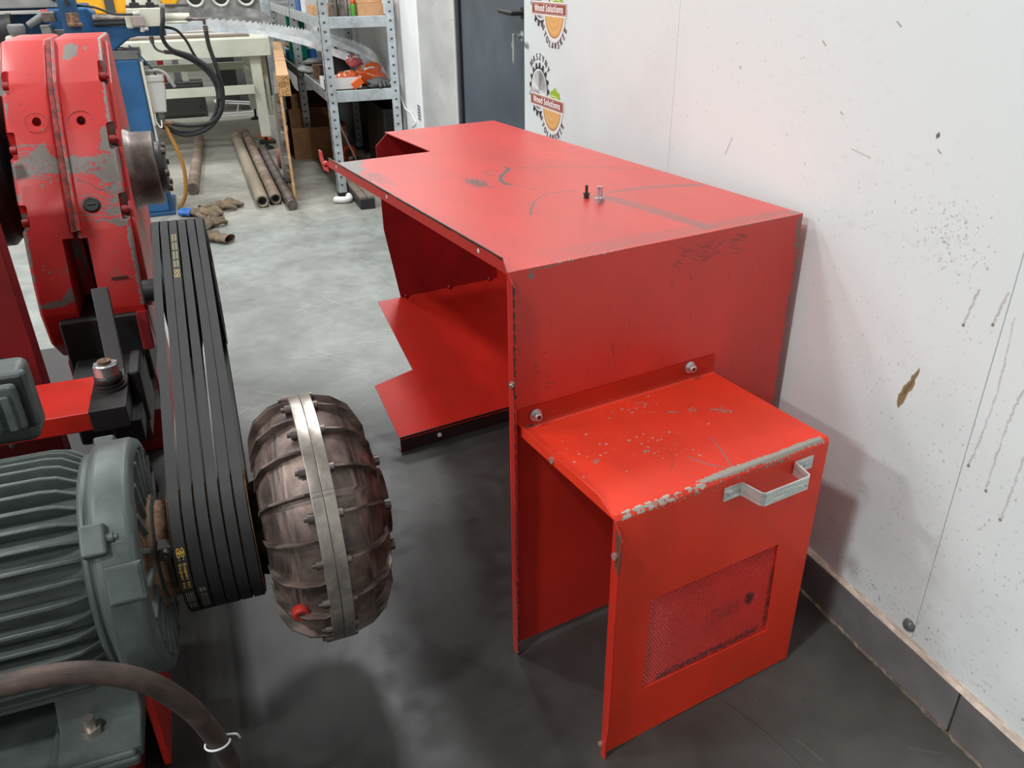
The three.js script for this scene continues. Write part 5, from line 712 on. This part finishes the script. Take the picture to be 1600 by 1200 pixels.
{ // things on the lower shelf
  const t = thing('tray', 'open white tray at the front of the lower steel shelf', 'tray', [1.035, ONLOW, -6.425]);
  part(t, 'tray_shell', [bounds(-0.14, 0.14, 0, 0.006, -0.11, 0.11), bounds(-0.14, -0.134, 0, 0.085, -0.11, 0.11), bounds(0.134, 0.14, 0, 0.085, -0.11, 0.11), bounds(-0.14, 0.14, 0, 0.085, -0.11, -0.104), bounds(-0.14, 0.14, 0, 0.085, 0.104, 0.11)], M.white);
  const lump = (rx, ry, rz, seed, sub = 20) => { const q = new THREE.SphereGeometry(1, sub, sub * 0.7 | 0), p = q.attributes.position, f = fbm(seed, 6, 4); for (let i = 0; i < p.count; i++) { const x = p.getX(i), y = p.getY(i), z = p.getZ(i), k = 0.6 + 0.85 * (f(Math.atan2(z, x) / 6.283 + 0.5, y * 0.4 + 0.5)); p.setXYZ(i, x * rx * k, Math.max(y * ry * k, -ry * 0.8), z * rz * k); } q.computeVertexNormals(); return q.translate(0, ry * 0.8, 0); };
  const pack = (label, x, y, z, s, turn, colr, paper) => { const g = thing('packet', label, 'packet', [x, y, z], turn, 'plastic wrapped packets on the lower shelf'); part(g, 'contents', lump(...s, 151 + Math.round(x * 100)), colr); part(g, 'plastic_film', lump(s[0] * 1.06, s[1] * 1.06, s[2] * 1.06, 151 + Math.round(x * 100)), M.film); part(g, 'film_glint', [T(new THREE.TorusGeometry(s[0] * 0.5, 0.006, 6, 18, 3.6).rotateX(-1.1), 0, s[1] * 1.45, s[2] * 0.5), T(new THREE.SphereGeometry(0.02, 10, 8).scale(1.5, 0.6, 0.6), s[0] * 0.2, s[1] * 1.5, s[2] * 0.5)], M.white); if (paper) part(g, 'paper_slip', box(s[0] * 0.7, s[1] * 0.9, 0.004, 0, s[1] * 0.9, s[2] * 0.99, 0.001).rotateX(-0.25), M.white); return g; };  // white curl and blob stand for highlights on the plastic film
  pack('left orange packet in clear plastic, half in the white tray', 1.1, ONLOW + 0.008, -6.45, [0.085, 0.06, 0.07], 0.2, M.orange, false);
  pack('right orange packet in clear plastic with a white paper slip', 1.285, ONLOW, -6.52, [0.105, 0.085, 0.075], -0.5, M.orange, true);
  pack('small pink-red packet behind the two orange packets', 1.2, ONLOW + 0.12, -6.72, [0.06, 0.045, 0.05], 0, M.pink, false);
  single('tag', box(0.085, 0.055, 0.02, 0, 0, 0, 0.004), M.orange, 'flat orange tag hanging over the shelf edge before the packets', 'tag', { pos: [1.13, ONLOW + 0.048, -6.27], rot: [0.2, 0, 0.6] });
  const gl = thing('dark_glove', 'dark grey glove with a white tip at the right front of the lower shelf', 'glove', [1.3, ONLOW, -6.34], 0.3); part(gl, 'palm', lump(0.09, 0.04, 0.06, 171), M.darkGrey); for (let k = 0; k < 4; k++) part(gl, 'finger', capTube([[0.0, 0.03, 0.03], [-0.02 + k * 0.03, 0.045, 0.06], [-0.03 + k * 0.035, 0.02, 0.085]], 0.0145, 10, 8), M.darkGrey); part(gl, 'fingertip', T(new THREE.SphereGeometry(0.018, 12, 8).scale(1.4, 0.8, 1), 0.075, 0.03, 0.075), M.white);
  single('rubber_disc', lathe([[0, 0.012], [0.058, 0.012], [0.062, 0.006], [0.06, 0], [0, 0]], 'y', 1.16, ONLOW, -6.33, 24), M.rubber, 'flat black rubber disc on the shelf edge under the orange tag', 'disc');
  const bag = thing('dark_bag', 'dark brown cloth bag behind the orange packets', 'bag', [1.1, ONLOW, -6.95], 0.4); part(bag, 'cloth', lump(0.12, 0.11, 0.08, 181), M.darkCloth); part(bag, 'strap', tube([[-0.03, 0.14, 0], [-0.02, 0.22, 0.01], [0.01, 0.24, 0], [0.02, 0.16, 0.01]], 0.009, 24, 8), M.darkCloth);
  const discs = 7; for (let k = 0; k < discs; k++) single('flange_disc', lathe([[0.02, 0], [0.046, 0], [0.047, 0.002], [0.047, 0.013], [0.046, 0.015], [0.02, 0.015], [0.02, 0]], 'y', 0.975 + 0.003 * Math.sin(k * 2), ONLOW + k * 0.0155, -7.12, 24), M.rust, `rusty ring in the little stack left of the post, ${['lowest', 'second from the bottom', 'third from the bottom', 'the middle one', 'third from the top', 'second from the top', 'topmost'][k]}`, 'ring', { group: 'rusty rings in a stack on the lower shelf' });
  [['large grey ring lying on the back heap of the lower shelf', 0.99, 0.0, -7.6, 0.13, 0.1], ['grey ring on top of the back heap of the lower shelf', 1.02, 0.052, -7.62, 0.1, -0.12], ['grey flange tilted against the heap, left of the dark bag', 1.1, 0.0, -7.4, 0.09, 0.3]].forEach(([label, x, y, z, r, tilt]) => single('pulley_disc', lathe([[r * 0.35, 0], [r, 0], [r, 0.03], [r * 0.8, 0.035], [r * 0.5, 0.05], [r * 0.35, 0.05], [r * 0.35, 0]], 'y', 0, 0, 0, 28), M.grey, label, 'metal disc', { pos: [x, ONLOW + y + Math.abs(tilt) * r, z], rot: [tilt, 0, 0] }));
  const bb = thing('blue_case', 'blue case with a white lid stripe at the back of the lower shelf', 'case', [1.06, ONLOW, -8.85]); part(bb, 'case_body', bounds(-0.14, 0.14, 0, 0.1, -0.1, 0.1, 0.008), M.blueBox); part(bb, 'lid', bounds(-0.142, 0.142, 0.1, 0.118, -0.102, 0.102, 0.005), M.white); part(bb, 'latch', bounds(-0.03, 0.05, 0.045, 0.055, 0.1, 0.106), M.white);
  for (let k = 0; k < 4; k++) single('folder', bounds(-0.13, 0.13, 0, 0.016, -0.09, 0.09, 0.002), [M.darkGrey, M.cardboard, M.midGrey, M.darkCloth][k], ['lowest dark folder on the blue case', 'brown folder second in the pile on the blue case', 'grey folder third in the pile on the blue case', 'topmost dark folder on the blue case'][k], 'folder', { pos: [1.05 + 0.01 * k, ONLOW + 0.1185 + k * 0.0165, -8.86], rot: [0, 0.1 * k, 0] });
}
single('green_board', [bounds(-0.09, 0.09, 0, 0.42, -0.01, 0.01, 0.004), bounds(-0.092, 0.092, 0.4, 0.425, -0.013, 0.013, 0.003)], M.green, 'green board standing at the back of the lower shelf, behind the blade', 'board', { pos: [1.02, ONLOW, -8.7], rot: [0, 0.3, 0] });
{ // things on the upper shelf
  const carton = (label, x0, x1, y0, y1, z0, z1, mat, tape) => { const g = thing('carton', label, 'carton', [(x0 + x1) / 2, y0, (z0 + z1) / 2], 0, 'cartons on the upper shelf'), w = (x1 - x0) / 2, d = (z1 - z0) / 2, h = y1 - y0; part(g, 'carton_body', bounds(-w, w, 0.0005, h, -d, d, 0.003), mat); if (tape) part(g, 'tape', [bounds(-0.02, 0.02, 0.001, h + 0.001, d, d + 0.0008), bounds(-0.02, 0.02, h, h + 0.0008, -d, d)], M.cardboardPale); return g; };
  carton('lower tan carton at the right end of the upper shelf', 1.19, 1.375, ONHIGH, ONHIGH + 0.082, -6.6, -6.3, M.cardboardPale); carton('upper tan carton at the right end of the upper shelf', 1.185, 1.37, ONHIGH + 0.083, ONHIGH + 0.19, -6.6, -6.31, M.cardboardPale);
  carton('small tan carton with two slots beside the front post of the upper shelf', 0.925, 1.0, ONHIGH, ONHIGH + 0.075, -6.62, -6.4, M.wood); carton('tan carton second from the front post on the upper shelf', 0.925, 1.08, ONHIGH, ONHIGH + 0.06, -7.0, -6.68, M.cardboardPale); carton('white carton behind the tan ones on the upper shelf', 0.925, 1.1, ONHIGH, ONHIGH + 0.12, -7.35, -7.1, M.white); carton('small blue and white carton furthest along the upper shelf', 0.93, 1.0, ONHIGH, ONHIGH + 0.1, -7.75, -7.5, M.blueBox);
  const can = (label, x, z, r, h, two) => { const g = thing('steel_cylinder', label, 'cylinder', [x, ONHIGH, z], 0, 'steel cylinders on the upper shelf'); part(g, 'barrel', lathe([[0, 0], [r, 0], [r, h * 0.42], [r * 0.94, h * 0.44], [r * 0.94, h * 0.47], [r, h * 0.5], [r, h], [0, h]], 'y', 0, 0, 0, 28), M.brightSteel); part(g, 'band', lathe([[r * 1.01, h * 0.6], [r * 1.02, h * 0.62], [r * 1.02, h * 0.7], [r * 1.01, h * 0.72]], 'y', 0, 0, 0, 28), M.black); return g; };
  can('left shiny steel cylinder next to the front post of the upper shelf', 1.035, -6.4, 0.036, 0.2); can('right shiny steel cylinder next to the green can', 1.1, -6.36, 0.034, 0.21);
  const gc = thing('spray_can', 'small green can with an orange cap on the upper shelf', 'can', [1.162, ONHIGH, -6.34]); part(gc, 'can_body', lathe([[0, 0], [0.018, 0], [0.02, 0.003], [0.02, 0.07], [0.014, 0.08], [0, 0.08]], 'y', 0, 0, 0, 20), std([0.1, 0.35, 0.05], 0.4)); part(gc, 'cap', lathe([[0, 0.115], [0.013, 0.112], [0.015, 0.08], [0, 0.08]], 'y', 0, 0, 0, 20), M.orange);
}
{ // cardboard boxes on the floor under the shelf
  const open = (label, x, z, w, h, d, turn, flap, y = 0) => { const g = thing('cardboard_box', label, 'box', [x, y, z], turn, 'cardboard boxes under the shelving'), a = w / 2, b = d / 2, t = 0.006; part(g, 'box_wall', bounds(-a, a, 0, h, b - t, b), M.cardboard); part(g, 'box_wall', bounds(-a, a, 0, h, -b, -b + t), M.cardboard); part(g, 'box_wall', bounds(-a, -a + t, 0, h, -b + t, b - t), M.cardboard); part(g, 'box_wall', bounds(a - t, a, 0, h, -b + t, b - t), M.cardboard); part(g, 'box_base', bounds(-a + t, a - t, 0, t, -b + t, b - t), M.cardboard); if (flap) { part(g, 'flap', slabX([[-b, h], [b, h], [b - 0.02, h + flap], [-b + 0.02, h + flap]], -a, 0.005).translate(0, 0, 0), M.cardboard); part(g, 'flap', slabZ([[-a, h], [a, h], [a - 0.03, h + flap * 0.9], [-a + 0.03, h + flap * 0.9]], -b, 0.005), M.cardboard); } return g; };
  open('front open cardboard box on the floor under the shelving', 1.015, -7.98, 0.5, 0.28, 0.46, -0.03, 0.12);
  open('second cardboard box just behind the front open one', 1.15, -8.75, 0.36, 0.375, 0.4, 0, 0.09);
  open('tall shaded cardboard box at the left, behind the board partition', 0.9, -8.62, 0.1, 0.5, 0.5, 0, 0.1);
}
single('shade_board', [bounds(-0.012, 0.012, 0, 0.66, -1.6, 1.6, 0.003), bounds(-0.014, 0.014, 0.64, 0.664, -1.6, 1.6, 0.003)], M.black, 'added long black sheet along the wall, standing in for the shade under the shelving', 'board', { pos: [1.462, 0, -8.0] });  // added black sheet, shade under the shelf given as colour
single('added_dark_block', [bounds(-0.4, 0.4, 0, 0.86, -0.2, 0.2, 0.01), bounds(-0.42, 0.42, 0.86, 0.9, -0.22, 0.22, 0.006)], M.darkGrey, 'added dark grey block that darkens the space far behind the cream table', 'machine block', { pos: [0.72, 0, -12.1] });  // added block, its dark colour supplies the gloom under the table
{ const g = thing('shade_block', 'added black block that darkens the corner under the shelving, right of the cardboard boxes', 'crate', [1.375, 0, -6.72]); part(g, 'shade_block_body', bounds(-0.05, 0.05, 0.0, 0.6, -0.35, 0.35, 0.01), M.black); part(g, 'rim', bounds(-0.054, 0.054, 0.57, 0.6, -0.354, 0.354, 0.004), M.rubber); }  // added black block for the darkness below the shelf
{ const g = thing('orange_ring', 'orange plastic ring tool on the floor right of the front shelf post', 'tool', [1.2, 0, -7.42], 0.4); part(g, 'ring', [new THREE.TorusGeometry(0.06, 0.022, 10, 28, 4.4).rotateZ(-0.6).translate(0, 0.082, 0)], M.orange); part(g, 'handle', capTube([[0.0, 0.025, 0.01], [0.0, 0.02, 0.06]], 0.02, 10, 8), M.orange); part(g, 'clip', bounds(-0.02, 0.02, 0.04, 0.06, 0.015, 0.03, 0.004), M.white); }
single('metal_strip', quadStrip([[1.13, 0.02, -7.2], [1.22, 0.05, -7.2], [1.34, 0.12, -7.2], [1.44, 0.17, -7.2]], [[1.13, 0.002, -7.08], [1.22, 0.012, -7.08], [1.34, 0.05, -7.08], [1.44, 0.085, -7.08]]), M.darkSteel, 'bent dark metal strip on the floor behind the guard, beside the orange ring', 'metal strip');
single('thin_rod', rod([1.0, 0.6, -6.9], [1.2, 0.02, -6.75], 0.007, 8), M.grey, 'thin grey rod leaning under the shelving across the dark gap', 'rod');
{ const g = thing('support_block', 'dark block with a grey wooden top lying on the floor by the shelf post', 'block', [1.035, 0, -5.79]); part(g, 'rubber_body', bounds(-0.055, 0.055, 0, 0.075, -0.66, 0, 0.006), M.rubber); part(g, 'top_slat', bounds(-0.054, -0.003, 0.075, 0.092, -0.655, -0.004, 0.003), M.woodGrey); part(g, 'top_slat', bounds(0.003, 0.054, 0.075, 0.092, -0.655, -0.004, 0.003), M.woodGrey); }
single('white_pipe_piece', capTube([[0.85, 0.026, -6.06], [0.91, 0.026, -6.03], [0.945, 0.028, -6.04], [0.952, 0.034, -6.1]], 0.024, 24, 12), M.white, 'short bent white plastic pipe at the foot of the front shelf post', 'pipe piece');
{ // machines in the far background
  const y = thing('yellow_machine', 'yellow machine body with a dark stripe, at the top left far behind', 'machine', [-0.75, 0, -11.3]);
  part(y, 'body', slabZ([[-0.4, 1.15], [-0.38, 1.9], [0.52, 1.9], [0.52, 1.3], [0.48, 1.18], [0.3, 1.14]], -0.1, 0.4, 0.02), M.yellow); part(y, 'stripe', bounds(-0.04, 0.06, 1.1, 1.9, 0.3, 0.32, 0.004), M.darkGrey); part(y, 'stand', bounds(-0.35, 0.1, 0, 1.16, -0.1, 0.1, 0.02), M.midGrey); part(y, 'wheel_cover', lathe([[0, 0.05], [0.2, 0.05], [0.24, 0.02], [0.24, 0]], 'z', 0.42, 1.22, 0.31, 32), M.ivory);
  const g = thing('grey_machine', 'grey machine cabinet with a row of round ports, top edge of the picture', 'machine', [0.4, 0, -11.0]);
  part(g, 'cabinet', bounds(-0.6, 0.55, 0.95, 1.9, -0.4, 0.18, 0.01), M.grey); part(g, 'stand', bounds(0.12, 0.45, 0, 0.95, -0.35, -0.2, 0.01), M.midGrey);
  for (const x of [-0.22, 0.06, 0.34]) { const q = part(g, 'port', lathe([[0.075, 0.0], [0.075, 0.05], [0.1, 0.055], [0.105, 0.04], [0.105, 0]], 'z', x, 1.3, 0.18, 28), M.boxGrey); part(q, 'port_shade', cyl(0.076, 0.03, 'z', x, 1.3, 0.19, 24), M.black); }  // black disc stands for the dark inside each port
  part(g, 'orange_port', lathe([[0, 0.05], [0.08, 0.05], [0.095, 0.03], [0.095, 0]], 'z', -0.5, 1.3, 0.18, 28), M.yellow);
  const p = thing('steel_post', 'pale grey upright steel post behind the blade at the top of the picture', 'post', [0.95, 0, -10.7]); part(p, 'web', bounds(-0.07, 0.07, 0.012, 2.2, -0.02, 0.02, 0.004), M.galv); part(p, 'base_plate', bounds(-0.1, 0.1, 0, 0.012, -0.06, 0.06), M.galv);
  const c = thing('dark_cabinet', 'low dark grey cabinet on the floor behind the cream table', 'cabinet', [-0.12, 0, -10.95]); part(c, 'cabinet_body', bounds(-0.5, 0.22, 0.0, 0.4, -0.15, 0.14, 0.006), M.darkGrey); part(c, 'door', bounds(-0.3, 0.18, 0.03, 0.37, 0.14, 0.155, 0.004), M.darkGrey); part(c, 'door_knob', cyl(0.012, 0.02, 'z', 0.15, 0.12, 0.165, 10), M.black);
  const cols = [M.boxGrey, M.black, M.grey, M.pink, M.boxGrey, M.midGrey, M.cream]; for (let k = 0; k < 7; k++) single('plank', bounds(-0.035, 0.035, 0, 0.4 + 0.03 * (k % 3), -0.05, 0.05, 0.004), k === 3 ? M.redDark : cols[k], `upright plank behind the cream table, ${['first', 'second', 'third', 'fourth', 'fifth', 'sixth', 'seventh'][k]} from the left on the dark cabinet`, 'plank', { pos: [-0.58 + k * 0.083, 0.401, -10.94], group: 'planks on the dark cabinet' });
  const w = thing('wire_rack', 'small white wire rack on the floor behind the cream table', 'rack', [0.42, 0, -10.7]); const bars = [[[-0.22, 0.02, 0.1], [0.22, 0.02, 0.1]], [[-0.22, 0.18, 0.1], [0.22, 0.13, 0.1]], [[-0.22, 0.02, -0.1], [0.22, 0.02, -0.1]], [[-0.22, 0.18, -0.1], [0.22, 0.13, -0.1]], [[-0.2, 0.008, 0.1], [-0.2, 0.19, 0.1]], [[0.2, 0.008, 0.1], [0.2, 0.14, 0.1]], [[-0.2, 0.008, -0.1], [-0.2, 0.19, -0.1]], [[0.2, 0.008, -0.1], [0.2, 0.14, -0.1]], [[0.0, 0.02, 0.1], [0.04, 0.16, 0.1]], [[-0.22, 0.18, 0.1], [-0.22, 0.18, -0.1]], [[0.22, 0.13, 0.1], [0.22, 0.13, -0.1]]]; part(w, 'wire_frame', bars.map(([a, b]) => rod(a, b, 0.008, 6)), M.white);
}
for (const o of scene.children) o.traverse((m) => { if (m.isMesh) { m.castShadow = true; m.receiveShadow = true; } });
renderer.render(scene, camera);
